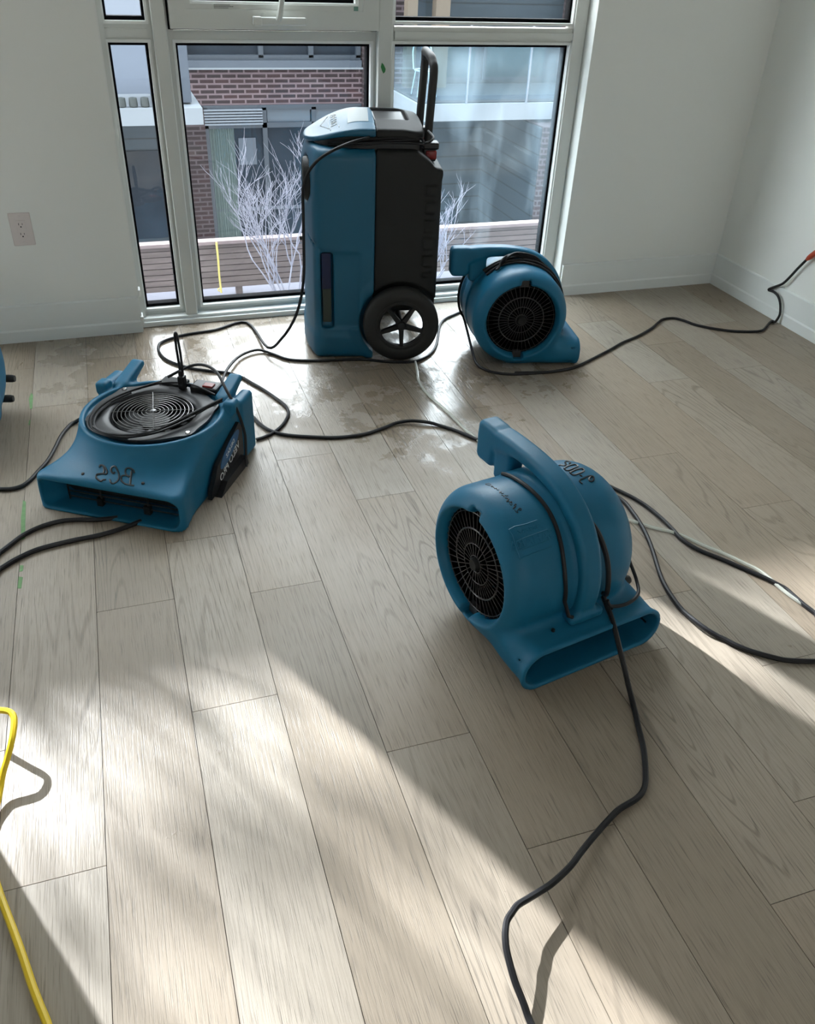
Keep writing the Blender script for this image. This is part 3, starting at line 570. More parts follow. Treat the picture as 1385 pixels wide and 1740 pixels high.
def window_grid(xs, z0, z1, rails, name='window'):
    fr = G(); w = .035
    for x in xs: a, b = O(x-w, x+w, BY-.02, BY+.12, z0, z1); fr.box(a, b)
    for z in [z0, z1]+rails: a, b = O(xs[0]-w, xs[-1]+w, BY-.02, BY+.12, z-w, z+w); fr.box(a, b)
    f = fr.build(name, M['wfr'], bb)
    
    for i in range(len(xs)-1):
        a, b = O(xs[i]+w, xs[i+1]-w, BY+.05, BY+.06, z0, z1); part('pane', M['darkpane'], a, b, f)
    return f
window_grid([1.24, 2.30, 3.03, 3.74], -.17, 1.15, [])
part('window_ledge', M['gmetal'], *O(1.22, 3.78, BY-.06, BY+.1, -.30, -.20), bb); part('ledge_edge', M['slab'], *O(1.22, 3.80, BY-.07, BY+.02, -.315, -.29), bb)
window_grid([1.44, 2.30, 3.05, 3.76], -3.35, -.82, [-1.06])
g = G()
for k in range(6): a, b = O(1.30, 2.27, BY-.05, BY+.02, -1.045+k*.038, -1.022+k*.038); g.box(a, b)
lv = g.build('louver_vent', M['louver'], bb)
part('transom_reflection', mat('cloud_reflection_grey', (.08, .105, .135), .35), *O(2.35, 3.0, BY+.02, BY+.05, -1.03, -.86), bb)  # blue-grey sheets imitate the cloud reflection in the transom panes
part('transom_reflection', bpy.data.materials['cloud_reflection_grey'], *O(3.08, 3.72, BY+.02, BY+.05, -1.03, -.86), bb)
for x0, x1 in [(1.46, 1.84)]:
    g = G(); pts = []
    for k in range(33): pts.append((x0+(x1-x0)*k/32, BY+.025-BY+.012*math.sin(k*1.9)))
    for k in range(32):
        (u0, v0), (u1, v1) = pts[k], pts[k+1]; g.add([(u0, v0, 2.7), (u1, v1, 2.7), (u1, v1, 4.95), (u0, v0, 4.95)], [(0, 1, 2, 3)], True)
    g.build('curtain', M['curtain'], bb)
part('picture_frame', M['gmetal'], *O(1.90, 2.16, BY+.035, BY+.047, -1.62, -1.24), bb)
part('floor_shelf', M['gmetal'], *O(1.5, 3.7, BY+.03, BY+.045, -2.30, -2.25), bb)
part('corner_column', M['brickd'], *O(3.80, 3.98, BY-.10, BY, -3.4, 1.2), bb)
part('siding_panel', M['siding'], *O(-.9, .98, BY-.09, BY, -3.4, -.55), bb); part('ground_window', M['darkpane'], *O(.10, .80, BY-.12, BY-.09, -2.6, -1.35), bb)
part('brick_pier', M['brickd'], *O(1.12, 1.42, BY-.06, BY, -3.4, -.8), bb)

# left balcony with grey screen
lb = empty('balcony', (.0, 11, -.58)); tag(lb, 'white balcony slab with tall grey-blue screen, seen through the left panes', 'balcony')
g = G(); g.box((-3.5, 0, 0), (1.15, 2.3, .18)); g.build('slab', M['slab'], lb)
g = G(); g.box((.62, .25, .20), (1.06, .9, 2.6)); g.build('screen', M['gmetal'], lb)
g = G(); g.box((.16, .25, .30), (.62, .32, 2.6)); g.build('screen_panel', mat('pale_blue_panel', (.14, .17, .22), .35), lb)
g = G()
for k in range(6): g.box((-.9, .3, .3+.25*k), (.17, .36, .42+.25*k))
g.build('slatted_blind', M['slab'], lb)
g = G()
for k in range(5): g.lathe([(.0, 0), (.05, .01), (.045, .10), (0, .11)], 'z', (.25+.13*k, .12, .18), 10)
g.build('planter_row', M['pot'], lb)
# neighbouring house with lap siding behind the right pane
hs = empty('siding_house', (6, 12.6, -6)); tag(hs, 'dark blue-grey house with horizontal lap siding behind the right pane', 'building')
g = G(); g.box((-1.55, .0, 0), (6, .8, 8)); g.build('siding_wall', M['siding'], hs)
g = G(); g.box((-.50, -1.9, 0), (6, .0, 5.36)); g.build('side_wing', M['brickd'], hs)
g = G(); g.box((-.53, -1.86, 0), (-.502, .0, 5.34)); g.build('wing_side_siding', M['siding'], hs)
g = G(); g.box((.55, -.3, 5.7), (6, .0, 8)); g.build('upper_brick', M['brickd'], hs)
for x0, x1 in [(-1.35, -.75), (-.65, .35)]:
    f = G(); f.box((x0, -.04, 5.66), (x1, .02, 6.22)); f = f.build('window', M['wfr'], hs)
    p_ = G(); p_.box((x0+.04, -.06, 5.70), (x1-.04, -.045, 6.18)); p_.build('pane', mat('dark_teal_pane', (.02, .05, .06), .12), f)
rb = empty('balcony', (4.6, 11, -.60)); tag(rb, 'white balcony slab with clear glass railing, behind the right pane', 'balcony')
g = G(); g.box((-.76, 0, 0), (3, 1.6, .20)); g.build('slab', M['slab'], rb)
g = G(); g.box((-.72, .06, .20), (2.9, 1.58, .212)); g.build('dark_slab_top', mat('toned_slab_top', (.035, .045, .055), .7), rb)  # dark sheet added to tone down the skylit slab top
g = G(); g.box((-.74, .03, .24), (2.9, .042, 1.05)); g.build('railing_glass', M['farglass'], rb)
g = G(); g.box((-.74, .042, .24), (-.728, 1.5, 1.05)); g.build('railing_glass', M['farglass'], rb)
for x in (-.1, .75, 1.25):
    g = G(); g.box((x, .02, .20), (x+.02, .05, 1.08)); g.build('railing_post', M['louver'], rb)
for x0, x1 in [(4.06, 4.20), (4.46, 4.66)]:
    g = G(); g.box((x0, 12.2, -.3875), (x1, 12.36, 3.2)); tag(g.build('timber_post', M['wood']), 'pale timber post, %s of the two behind the right panes' % ('left' if x0 < 4.3 else 'right'), 'post')
ch = empty('patio_chair', (4.12, 11.60, -.3875)); tag(ch, 'round-backed wire patio chair on the white right-hand balcony', 'chair')
g = G(); g.tube(ell((0, 0, .30), .13, ax='z', n=20), .010, 6, closed=True); g.build('seat', M['white'], ch)
g = G(); g.tube(cr([(-.12, .1, .30), (-.12, .13, .55), (0, .14, .66), (.12, .13, .55), (.12, .1, .30)]), .009, 6); g.build('backrest', M['white'], ch)
for sx in (-1, 1):
    for sy in (-1, 1): g = G(); g.tube([(sx*.09, sy*.09, .30), (sx*.13, sy*.13, 0)], .008, 6); g.build('leg', M['white'], ch)
# ================================================================ CARPET BLOWERS (snail-shaped air movers)
def blower_housing(X, Y, Z):
    cy, cz, R = .216, .196, .189
    rad = np.hypot(Y-cy, Z-cz)
    # drum: rounded cylinder along x, softer on the motor end
    rr = np.where(X > 0, .092, .062)
    w = np.where(X > 0, X-.188, -X-.207)
    a, b = rad-R+rr, w+rr
    drum = np.hypot(np.maximum(a, 0), np.maximum(b, 0))+np.minimum(np.maximum(a, b), 0)-rr
    band = ext(rad-(R+.004), np.abs(X)-.034, .004)
    drum = smin(drum, band, .006)
    # base and outlet nozzle
    t = sst(Y, -.035, .14); top = .108+.028*t
    hz = top/2; flare = .006*(1-sst(Y, -.04, -.01))
    hx = .203+flare-.030*sst(Y, .02, .30)
    base = b2(X-.004, Z-hz, hx, hz+flare*.5, .052)
    base = smax(base, smax(-(Y+.038), Y-.215-.07*sst(-np.abs(X), -.19, -.08), .03), .006)
    body = smin(drum, base, .028)
    cav = b2(X-.004, Z-.0555, .197-.02*sst(Y, 0, .2), .0455, .0450); cav = smax(cav, Y-.16, .005)
    body = smax(body, -cav, .004)
    # intake opening with its two notches
    op = rad-.139-.010*sst(-X, .18, .21)
    n1 = b2(Y-cy, Z-(cz+.141), .019, .020, .006); n2 = b2(Y-cy, Z-(cz-.141), .019, .020, .006)
    op = smin(smin(op, n1, .008), n2, .008)
    op = smax(op, X+.085, .004)
    body = smax(body, -op, .006)
    body = np.maximum(body, -Z+.0)
    return body
def blower_handle(X, Y, Z):
    P = [((.028, .126), .018), ((.019, .19), .018), ((.027, .252), .018), ((.053, .312), .018), ((.097, .361), .018), ((.161, .395), .018), ((.24, .410), .018), ((.32, .411), .020), ((.39, .402), .026), ((.440, .384), .036)]
    Q = cr([(a[0], a[1], r) for a, r in P], 4); d = None
    for u, v in zip(Q[:-1], Q[1:]):
        s = seg2(Y, Z, (u[0], u[1]), (v[0], v[1]), u[2], v[2]); d = s if d is None else np.minimum(d, s)
    bulb = b2(Y-.440, Z-.372, .038, .056, .020); d = smin(d, bulb, .010)
    h = ext(d, np.abs(X)-.028, .013)
    post = b3(X, Y-.368, Z-.350, .023, .034, .055, .012); h = smin(h, post, .010)
    foot = b3(X, Y-.030, Z-.127, .048, .030, .012, .008); h = smin(h, foot, .014)
    side = ext(seg2(Y, Z, (.040, .15), (.045, .20), .030, .012), np.abs(X)-.018, .01); h = smin(h, side, .01)
    return h
def make_blower():
    root = empty('air_mover')
    hs_ = sdf_obj('housing', blower_housing, (-.225, -.055, -.012), (.225, .42, .425), .0062, M['blue'], root)
    sdf_obj('handle', blower_handle, (-.06, -.03, .10), (.06, .51, .455), .0050, M['blue'], root)
    cy, cz = .216, .196
    g = G(); gx = -.176
    for r in (.022, .052, .090, .132): g.tube(ell((gx-.006*(1-r/.13), cy, cz), r, ax='x', n=44), .0013 if r != .090 else .0022, 5, closed=True)
    for k in range(44):
        a = 2*PI*k/44; r0 = .022 if k % 2 == 0 else .052
        g.tube([(gx-.006*(1-r/.13), cy+r*math.cos(a), cz+r*math.sin(a)) for r in (r0, .085, .138)], .0011, 4)
    for sz in (1, -1): g.box((gx+.002, cy-.016, cz+sz*.145-.014), (gx+.014, cy+.016, cz+sz*.145+.014))
    g.build('intake_grille', M['wire'], root)
    g = G(); g.lathe([(0, gx-.014), (.014, gx-.014), (.018, gx-.008), (.018, gx+.004)], 'x', (0, cy, cz), 24); g.build('hub_cap', M['dgrey'], root)
    g = G()
    for k in range(36):
        a = 2*PI*k/36; c, s = math.cos(a), math.sin(a); c2, s2 = math.cos(a+.10), math.sin(a+.10)
        g.add([(-.150, cy+.100*c, cz+.100*s), (-.150, cy+.128*c2, cz+.128*s2), (-.092, cy+.128*c2, cz+.128*s2), (-.092, cy+.100*c, cz+.100*s)], [(0, 1, 2, 3)])
    g.lathe([(.1385, -.172), (.1385, -.088), (0, -.0875)], 'x', (0, cy, cz), 48, cap=False)
    g.build('fan_wheel', M['gasket'], root)
    for a in (212, 240, 302, 328):
        y, z = cy+.160*math.cos(math.radians(a)), cz+.160*math.sin(math.radians(a))
        g = G(); g.lathe([(.013, .100), (.013, .192), (.0105, .200), (0, .200)], 'x', (0, y, z), 18); g.build('rubber_foot', M['rubber'], root)
    for x, y in ((-.09, .012), (.085, .012)):
        g = G(); g.lathe([(0, .1185), (.0045, .1175), (.005, .108)], 'z', (x, y, 0), 12); g.build('screw', M['black'], root)
    g = G()
    for k in range(6): g.tube([(-.150+.012*k, -.001*0+.002, .106-.0), (-.145+.012*k, .006, .1105)], .0008, 4)
    return root
def copy_tree(o, parent=None):
    c = o.copy(); COL.objects.link(c); c.parent = parent
    for ch in list(o.children): copy_tree(ch, c)
    return c
def on_drum(x, deg, r): a = math.radians(deg); r = r-.0095; return (x, .216+r*math.cos(a), .196+r*math.sin(a))
GRP = None
b1 = make_blower(); proto_children = list(b1.children)
b2_ = copy_tree(b1); b3_ = copy_tree(b1)
b1.location = (.907, 1.242, 0); b1.rotation_euler.z = math.radians(10.7)
tag(b1, 'blue carpet blower in the foreground with marker writing on its drum', 'blower', 'blue carpet blowers')
b2_.location = (1.684, 2.936, 0); b2_.rotation_euler.z = math.radians(79.85)
tag(b2_, 'blue carpet blower right of the tall machine, black cord bundled under its handle', 'blower', 'blue carpet blowers')
b3_.location = (-.700, 2.61, 0); b3_.rotation_euler.z = math.radians(-15)
tag(b3_, 'blue carpet blower cut off at left edge, only rim and rubber foot showing', 'blower', 'blue carpet blowers')
# marker writing and embossed plate on the foreground blower
g = G()
for s in D['num']: g.tube(cr([on_drum(x, a, .1986) for x, a in s], 3), .0024, 5)
g.build('marker_number', M['ink'], b1)
g = G()
for s in D['script']: g.tube(cr([on_drum(x, a, .1988) for x, a in s], 3), .0009, 5)
g.build('marker_script', M['ink'], b1)
g = G()
for i, s in enumerate(D['plate']): g.tube([on_drum(x, a, .1990) for x, a in s], .0016, 5)
me = text_mesh('SAHARA', .036, .0006)
xs = [x for s in D['plate'][3:] for x, a in s]; as_ = [a for s in D['plate'] for x, a in s]
x0p, x1p = min(p[0] for p in D['plate'][4]), max(p[0] for p in D['plate'][4]); amid = sum(p[1] for p in D['plate'][3]+D['plate'][4])/(len(D['plate'][3])+len(D['plate'][4]))
for txt, dz, sc_ in (('SAHARA', 0, 1.0), ('DRI-EAZ', .026, .45)):
    me = text_mesh(txt, .030*sc_, .0006); xc = (x0p+x1p)/2
    vs2 = []
    for v in me.vertices:
        an = math.radians(amid)-(v.co.y+dz)/.1985; vs2.append((xc-v.co.x*1.05, .216+(.1894+v.co.z)*math.cos(an), .196+(.1894+v.co.z)*math.sin(an)))
    g.add(vs2, [tuple(p.vertices) for p in me.polygons]); bpy.data.meshes.remove(me)
g.build('embossed_plate', M['blue'], b1)
# cord wrapped round the drums
g = G(); pts = []
for k in range(34):
    a = 62+k*3.7; x = -.062-.004*math.sin(k*.3); pts.append(on_drum(x, a, .2035))
pts.append((-.05, .012, .142)); pts.append((-.04, .008, .138)); g.tube(pts, .0048, 8); 
g.build('cord_wrap', M['cord'], b1)
g = G(); g.tube(cr([(.205, .10, .16), (.203, .06, .125), (.175, .02, .118), (.12, -.002, .125), (.065, -.004, .140), (.052, .0, .16)]), .0045, 8)
g.build('cord_loop', M['cord'], b1)
g = G(); rr_ = random.Random(5)
for j in range(4):
    x = -.075+.012*j; pts = [(x+.02, .40, .24+.01*j)]
    for k in range(12):
        a = 48+k*12; pts.append(on_drum(x+.006*math.sin(k+j), a, .204+.007*(j % 2)))
    g.tube(cr(pts[1:], 4), .0046, 7)
for j in range(4):
    pts = [on_drum(-.095, 60+j, .206), on_drum(-.07, 72, .215+.004*j), (-.06+.006*j, .235, .420-.004*j+.0), (-.05, .16, .405-.006*j), on_drum(-.045+.01*j, 118, .214), on_drum(-.04+.008*j, 140, .208), on_drum(-.04+.01*j, 158, .206)]
    g.tube(cr(pts, 6), .0046, 7)
g.build('cord_bundle', M['cord'], b2_)

# ================================================================ LOW-PROFILE AIR MOVER
def lp_body(X, Y, Z):
    cx, cy = .014, .302; r = np.hypot(X-cx, Y-cy)
    wd = .231-.016*sst(Y, 0, .12)+.012*sst(Y, .24, .42)
    wd = wd-.045*sst(Z, .05, .17)*np.exp(-((Y-.14)/.10)**2)*sst(-X, 0, .08)
    foot = b2(X-.006, Y-.245, wd, .247, .035)
    rear = sst(Y, .30, .42)
    out = np.maximum(r-.212, 0)
    h = .200-(.088*(1-rear)+.014*rear)*np.clip(1-np.exp(-(out/.050)**1.0), 0, 1)
    d = smax(foot, Z-h, .018)
    rim = ext(np.abs(r-.2065)-.0065, np.abs(Z-.186)-.018, .005); rim = smax(rim, -(Y-.092), .004); d = smin(d, rim, .008)
    for sx in (-1, 1):
        post = b3(X-.006-sx*.222, Y-.470, Z-.105, .020, .050, .105, .014); d = smin(d, post, .008)
        horn = ext(seg2(Y, Z, (.440, .195), (.545, .228), .022, .012), np.abs(X-.006-sx*.172)-.022, .010); d = smin(d, horn, .014)
        br = b3(X-.006-sx*.216, Y-.405, Z-.202, .020, .024, .022, .012); d = smin(d, br, .010)
    d = smax(d, -(ext(r-.198, np.abs(Z-.22)-.030, .004)), .004)       # seat of the black fan plate
    d = smax(d, -(ext(r-.126, np.abs(Z-.20)-.085, .004)), .004)
    cav = b2(X-.006, Z-.056, .219-.028*sst(Y, 0, .09), .0465, .030); cav = smax(cav, Y-.110, .004); d = smax(d, -cav, .005)
    d = np.maximum(d, -Z+.0)
    d = smax(d, -Y-.002, .006)
    return d
lp = empty('low_profile_air_mover', (-.155, 2.12, 0), math.radians(-32)); tag(lp, 'low flat blue air mover with round top grille and mirrored letters BCS', 'blower')
sdf_obj('housing', lp_body, (-.27, -.02, -.012), (.28, .585, .262), .0056, M['blue'], lp)
PC = (.014, .302)
def plate_r(a):
    r = .180
    for t in (-146, -30, 30, 146): d = (a-math.radians(t)+PI) % (2*PI)-PI; r = max(r, .196*math.exp(-(d/.15)**2)+.180*(1-math.exp(-(d/.15)**2)))
    return r
g = G(); n = 72; prof = []
ring_r = [(.120, .178), (.126, .193), (.134, .2005), (.150, .203), (.9, .2045), (1, .2045), (1, .196)]
vs_, fs_ = [], []
for k in range(n):
    a = 2*PI*k/n; R_ = plate_r(a)
    for r, z in ring_r: r2 = r if r < .2 else (R_*.985 if r < 1 else R_); vs_.append((PC[0]+r2*math.cos(a), PC[1]+r2*math.sin(a), z))
m_ = len(ring_r); fs_ = [(k*m_+i, k*m_+i+1, ((k+1) % n)*m_+i+1, ((k+1) % n)*m_+i) for k in range(n) for i in range(m_-1)]
g.add(vs_, fs_, True); plate = g.build('fan_plate', mat('satin_black_plate', (.016, .016, .018), .42), lp)
g = G()
for k in range(10): g.tube(ell((PC[0], PC[1], .2035-.0003*k), .120*(k+.8)/10, n=44), .0014, 5, closed=True)
g.build('grille', M['wirel'], lp)
g = G()
for t in (22, 118, 202, 298):
    a = math.radians(t); g.tube([(PC[0]+r*math.cos(a), PC[1]+r*math.sin(a), .2052) for r in (.006, .06, .124)], .0010, 5)
g.lathe([(0, .2075), (.008, .207), (.009, .203)], 'z', (*PC, 0), 16); g.build('grille_brace', M['wirel'], lp)
g = G(); g.lathe([(0, .172), (.045, .172), (.046, .150), (.1245, .150), (.1245, .196)], 'z', (*PC, 0), 40, cap=False)
for k in range(9):
    a = 2*PI*k/9; c, s, c2, s2 = math.cos(a), math.sin(a), math.cos(a+.5), math.sin(a+.5)
    g.add([(PC[0]+.045*c, PC[1]+.045*s, .17), (PC[0]+.112*c, PC[1]+.112*s, .172), (PC[0]+.112*c2, PC[1]+.112*s2, .155), (PC[0]+.045*c2, PC[1]+.045*s2, .155)], [(0, 1, 2, 3)])
g.build('fan_blades', M['black'], lp)
for t in (-146, -30, 30, 146):
    a = math.radians(t); g = G(); g.lathe([(0, .2085), (.006, .2080), (.0075, .2050)], 'z', (PC[0]+.183*math.cos(a), PC[1]+.183*math.sin(a), 0), 14); g.build('screw', M['chrome'], lp)
g = G()   # outlet guard
for z in (.022, .040, .058, .076, .094): g.tube([(-.150, .055, z), (.215, .055, z)], .0022, 6)
for x in (-.150, -.045, .105, .215): g.tube([(x, .053, .012), (x, .053, .102)], .0026, 6)
g.box((-.058, .045, .008), (-.040, .060, .034)); g.box((.092, .045, .008), (.112, .060, .036)); g.build('outlet_guard', M['black'], lp)
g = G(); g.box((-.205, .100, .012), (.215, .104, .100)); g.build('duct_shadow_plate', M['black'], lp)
# black side panel with its label, mirrored print
SX = .2415
g = G(); g.prism([(.175, .004), (.40, .004), (.425, .03), (.425, .122), (.405, .150), (.235, .088), (.215, .06), (.185, .03)], SX-.012, SX+.002, 'x'); g.prism([(.20, .0), (.41, .0), (.40, .035), (.25, .03)], SX, SX+.022, 'x'); pn = g.build('side_panel', M['black'], lp)
g = G(); e = [(.325+.078*math.cos(t)*math.cos(.36)-.024*math.sin(t)*math.sin(.36), .098+.078*math.cos(t)*math.sin(.36)+.024*math.sin(t)*math.cos(.36)) for t in [2*PI*k/28 for k in range(28)]]
g.prism(e, SX+.002, SX+.0035, 'x'); g.build('oval_badge', M['labblue'], pn)
lettering('badge_print', 'DRI-EAZ', .019, M['white'], pn, (SX+.0037, .327, .100), (0, -math.cos(.36), -math.sin(.36)) if False else (0, math.cos(.36), math.sin(.36)), (0, -math.sin(.36), math.cos(.36)))
lettering('panel_print', 'VELO PRO', .034, M['white'], pn, (SX+.0025, .318, .058), (0, math.cos(.30), math.sin(.30)), (0, -math.sin(.30), math.cos(.30)))
# marker letters on the ramp: dropped on to the housing surface
def drop(x, y):
    zz = np.linspace(.03, .25, 221); v = lp_body(np.full_like(zz, x), np.full_like(zz, y), zz); k = np.where(v < 0)[0]
    return float(zz[k[-1]]) if len(k) else .12
g = G()
for s in D['bcs']: g.tube(cr([(x, y, drop(x, y)+.0002) for x, y in s], 4), .0031, 5)
g.build('marker_letters', M['ink'], lp)
for x, y in D['hard']: g = G(); z = drop(x, y); g.lathe([(0, z+.0035), (.004, z+.003), (.006, z-.002)], 'z', (x, y, 0), 12); g.build('screw', M['black'], lp)
# switch housing and rocker switch at the back of the plate
g = G(); g.box((.060, .455, .200), (.150, .512, .222), .006); sw = g.build('switch_box', M['black'], lp)
g = G(); g.box((.100, .462, .221), (.135, .490, .227), .003); g.build('rocker_switch', M['red'], sw)
g = G(); g.box((-.055, .470, .200), (.030, .520, .212), .004); g.build('cord_cleat', M['dgrey'], lp)
g = G(); g.box((.022, .452, .205), (.044, .476, .250), .004); g.box((.026, .456, .25), (.040, .472, .268), .003); pl_ = g.build('cord_plug', M['black'], lp)
g = G(); g.tube(cr([(.028, .470, .262), (.022, .475, .32), (.020, .478, .375), (.024, .478, .386), (.029, .476, .375), (.036, .470, .32), (.038, .465, .262)]), .0042, 7); g.build('cord_hairpin', M['cord'], lp)
# cord coiled over the fan plate
g = G(); r_ = random.Random(2)
for j in range(5):
    q = .0055*j
    pts = [(.150, .44+q, .212), (.06, .470+q*.3, .222), (-.04, .455+q, .216), (-.115+q, .375, .211), (-.143+q, .29, .211), (-.140+q, .21, .211), (-.105+q, .145, .211), (-.04, .112+q*.5, .212), (.03, .118+q*.6, .212), (.075+q*.6, .16, .213), (.105+q, .22, .213), (.135+q*1.1, .29, .215), (.165+q*.7, .36, .216), (.188+q*.3, .405, .216)]
    pts = [(x+r_.uniform(-.003, .003), y+r_.uniform(-.003, .003), z+.003*(j % 3)) for x, y, z in pts]
    if j == 0: pts = pts[:9]
    if j == 1: pts = pts[2:]
    if j == 2: pts = pts[6:]
    if j == 3: pts = pts[3:]
    if j == 4: pts = pts[4:12]
    g.tube(cr(pts, 6), .0035, 7)
g.tube(cr([(-.03, .49, .224), (.05, .525, .262), (.13, .50, .268), (.20, .43, .240), (.245, .40, .19), (.262, .40, .12), (.262, .40, .06), (.272, .37, .012)]), .0048, 8)
g.build('cord_coil', M['cord'], lp)

# ================================================================ TOWER DEHUMIDIFIER
dh = empty('dehumidifier', (.694, 3.054, 0), math.radians(-12.6)); tag(dh, 'tall blue and dark grey wheeled dehumidifier standing in front of the window', 'dehumidifier')
WC = (.320, .148); WR = .149
def front_shell(X, Y, Z):
    d = b3(X-.17, Y-.25, Z-.394, .30, .250, .392, .035)
    yy_ = np.clip(np.abs(Y-.25)/.25, 0, 1); xf = -.056+.046*yy_**2.2+.020*sst(Z, .70, .79)
    d = smax(d, xf-X, .028)
    skirt = b3(X-.17, Y-.25, Z-.055, .30, .254, .055, .028); skirt = smax(skirt, xf-.006-X, .03); d = smin(d, skirt, .012)
    arch = ext(np.hypot(X-WC[0], Z-WC[1])-.205, np.abs(Y-.25)-.255, .012); d = smin(d, arch, .006)
    d = np.maximum(d, X-.2115)
    # wheel arches and the open tunnel of the axle
    d = smax(d, -ext(np.hypot(X-WC[0], Z-WC[1])-.163, -(np.abs(Y-.25)-.19), .004), .005)
    d = smax(d, -ext(b2(X-.37, Z-.07, .150, .105, .03), np.abs(Y-.25)-.4), .004)
    # tank window recess and parting line
    lr = b3(X-.032, Y+.0, Z-.275, .024, .030, .150, .012); d = smax(d, -lr, .006)
    d = smax(d, -b3(X-.085, Y, Z-.275, .075, .006, .150, .010), .006)
    pl2 = np.abs(Z-.435+.8*np.minimum(X-.012, .0))-.0022; d = smax(d, -smax(pl2, X-.050, .001), .002)
    port = ext(np.hypot(Y-.115, Z-.665)-.080, X-.030, .006); d = smax(d, -port, .006)
    return np.maximum(d, -Z)
sdf_obj('front_shell', front_shell, (-.08, -.03, -.012), (.23, .53, .82), .0075, M['blue2'], dh)
def rear_shell(X, Y, Z):
    d = b3(X-.32, Y-.25, Z-.41, .124, .247, .388, .030)
    low = b3(X-.34, Y-.25, Z-.37, .118, .235, .355, .022); d = smin(d, low, .006)
    sh = b3(X-.425, Y-.25, Z-.712, .034, .235, .024, .012); d = smin(d, sh, .008)
    d = smax(d, .2125-X, .001)
    d = smax(d, -b3(X-.47, Y-.25, Z-.78, .045, .3, .045, .006), .008)
    zz = np.mod(Z-.03, .066)-.033
    rib = b3(X-.425, Y, zz, .030, .016, .022, .006); rib = smax(rib, np.abs(Z-.50)-.17, .002); d = smax(d, -rib, .003)
    d = smax(d, -ext(np.hypot(X-WC[0], Z-WC[1])-.163, -(np.abs(Y-.25)-.19), .004), .005)
    d = smax(d, -ext(b2(X-.37, Z-.07, .150, .105, .03), np.abs(Y-.25)-.4), .004)
    d = smax(d, Z-.79+.06*sst(X, .34, .46), .02)
    return np.maximum(d, .004-Z)
sdf_obj('rear_shell', rear_shell, (.20, -.02, -.008), (.49, .52, .82), .0080, M['dgrey'], dh)
def dome(X, Y):
    return .853-.062*(1-sst(X, -.10, .17))+.018*(1-np.clip(np.abs(Y-.235)/.22, 0, 1)**2)*sst(X, -.02, .15)-.012*sst(X, .30, .40)
def lid_f(X, Y, Z):
    u = np.clip((.165-X)/.212, 0, .999); hy = .218*np.sqrt(1-u**2.0)
    pln = smax(smax(np.abs(Y-.235)-hy, X-.388, .03), -.045-X, .01)
    pln = smax(pln, b2(X-.17, Y-.235, .218, .218, .05), .004)
    tp = dome(X, Y); th = .008+.006*sst(X, 0, .2)
    d = smax(pln, np.abs(Z-(tp-th))-th, .010)
    neck = smax(smax(np.abs(Y-.235)-np.maximum(hy-.020, .0), np.maximum(X-.372, -.005-X), .02), np.maximum(Z-(tp-.012), .77-Z), .006)
    return d, neck, tp
def lid_front(X, Y, Z): d, nk, tp = lid_f(X, Y, Z); return np.maximum(d, X-.2115)
def lid_rear(X, Y, Z):
    d, nk, tp = lid_f(X, Y, Z); d = smax(d, -b3(X-.275, Y-.27, Z-.878, .062, .130, .030, .010), .005); return np.maximum(d, .2125-X)
lf = sdf_obj('lid_front', lid_front, (-.05, 0, .77), (.22, .49, .89), .0062, M['blue2'], dh)
lr_ = sdf_obj('lid_rear', lid_rear, (.20, 0, .77), (.40, .49, .89), .0062, M['dgrey'], dh)
sdf_obj('lid_neck', lambda X, Y, Z: lid_f(X, Y, Z)[1], (-.02, .02, .76), (.38, .47, .85), .0070, M['black'], dh)
def sheet(name, m, parent, poly, lift=.0012):
    g = G(); n = 8; vs_ = []
    P0, P1, P2, P3 = [Vector((*p, 0)) for p in poly]
    for i in range(n+1):
        for j in range(n+1):
            u, v = i/n, j/n; p = P0*(1-u)*(1-v)+P1*u*(1-v)+P2*u*v+P3*(1-u)*v; vs_.append((p.x, p.y, float(dome(np.array(p.x), np.array(p.y)))+lift))
    g.add(vs_, [(i*(n+1)+j, (i+1)*(n+1)+j, (i+1)*(n+1)+j+1, i*(n+1)+j+1) for i in range(n) for j in range(n)], True); return g.build(name, m, parent)
sheet('instruction_label', M['label'], lf, [(.115, .10), (.19, .10), (.20, .36), (.125, .36)])
sheet('warning_label', M['label'], lr_, [(.218, .42), (.35, .42), (.35, .445), (.218, .445)]); sheet('red_label', M['orange'], lr_, [(.225, .414), (.262, .414), (.262, .447), (.225, .447)], .002)
g = G()
def dz(x, y): return float(dome(np.array(x), np.array(y)))+.001
for dx in (.055, .085): g.tube([(dx, .09, dz(dx, .09)), (dx, .40, dz(dx, .40))], .0012, 5)
g.tube([(.02, .24, dz(.02, .24)), (.05, .12, dz(.05, .12)), (.05, .36, dz(.05, .36)), (.02, .24, dz(.02, .24))], .0012, 5)
me = text_mesh('DRI-EAZ', .060, .0004)
vs2 = []
for v in me.vertices: x, y = .070-v.co.y*.55, .245-(-v.co.x); vs2.append((x, .245+v.co.x*1.0, dz(x, min(.45, max(.03, .245+v.co.x)))+v.co.z))
g.add(vs2, [tuple(p.vertices) for p in me.polygons]); bpy.data.meshes.remove(me)
g.build('lid_lettering', M['label'], lf)
g = G()
for k in range(4): g.box((.232+.024*k, .155, .852), (.246+.024*k, .178, .8545), .001)
g.build('control_button', M['dgrey'], lr_)
g = G(); g.box((.218, .145, .842), (.334, .395, .8515), .004); g.build('control_pocket', M['black'], lr_)
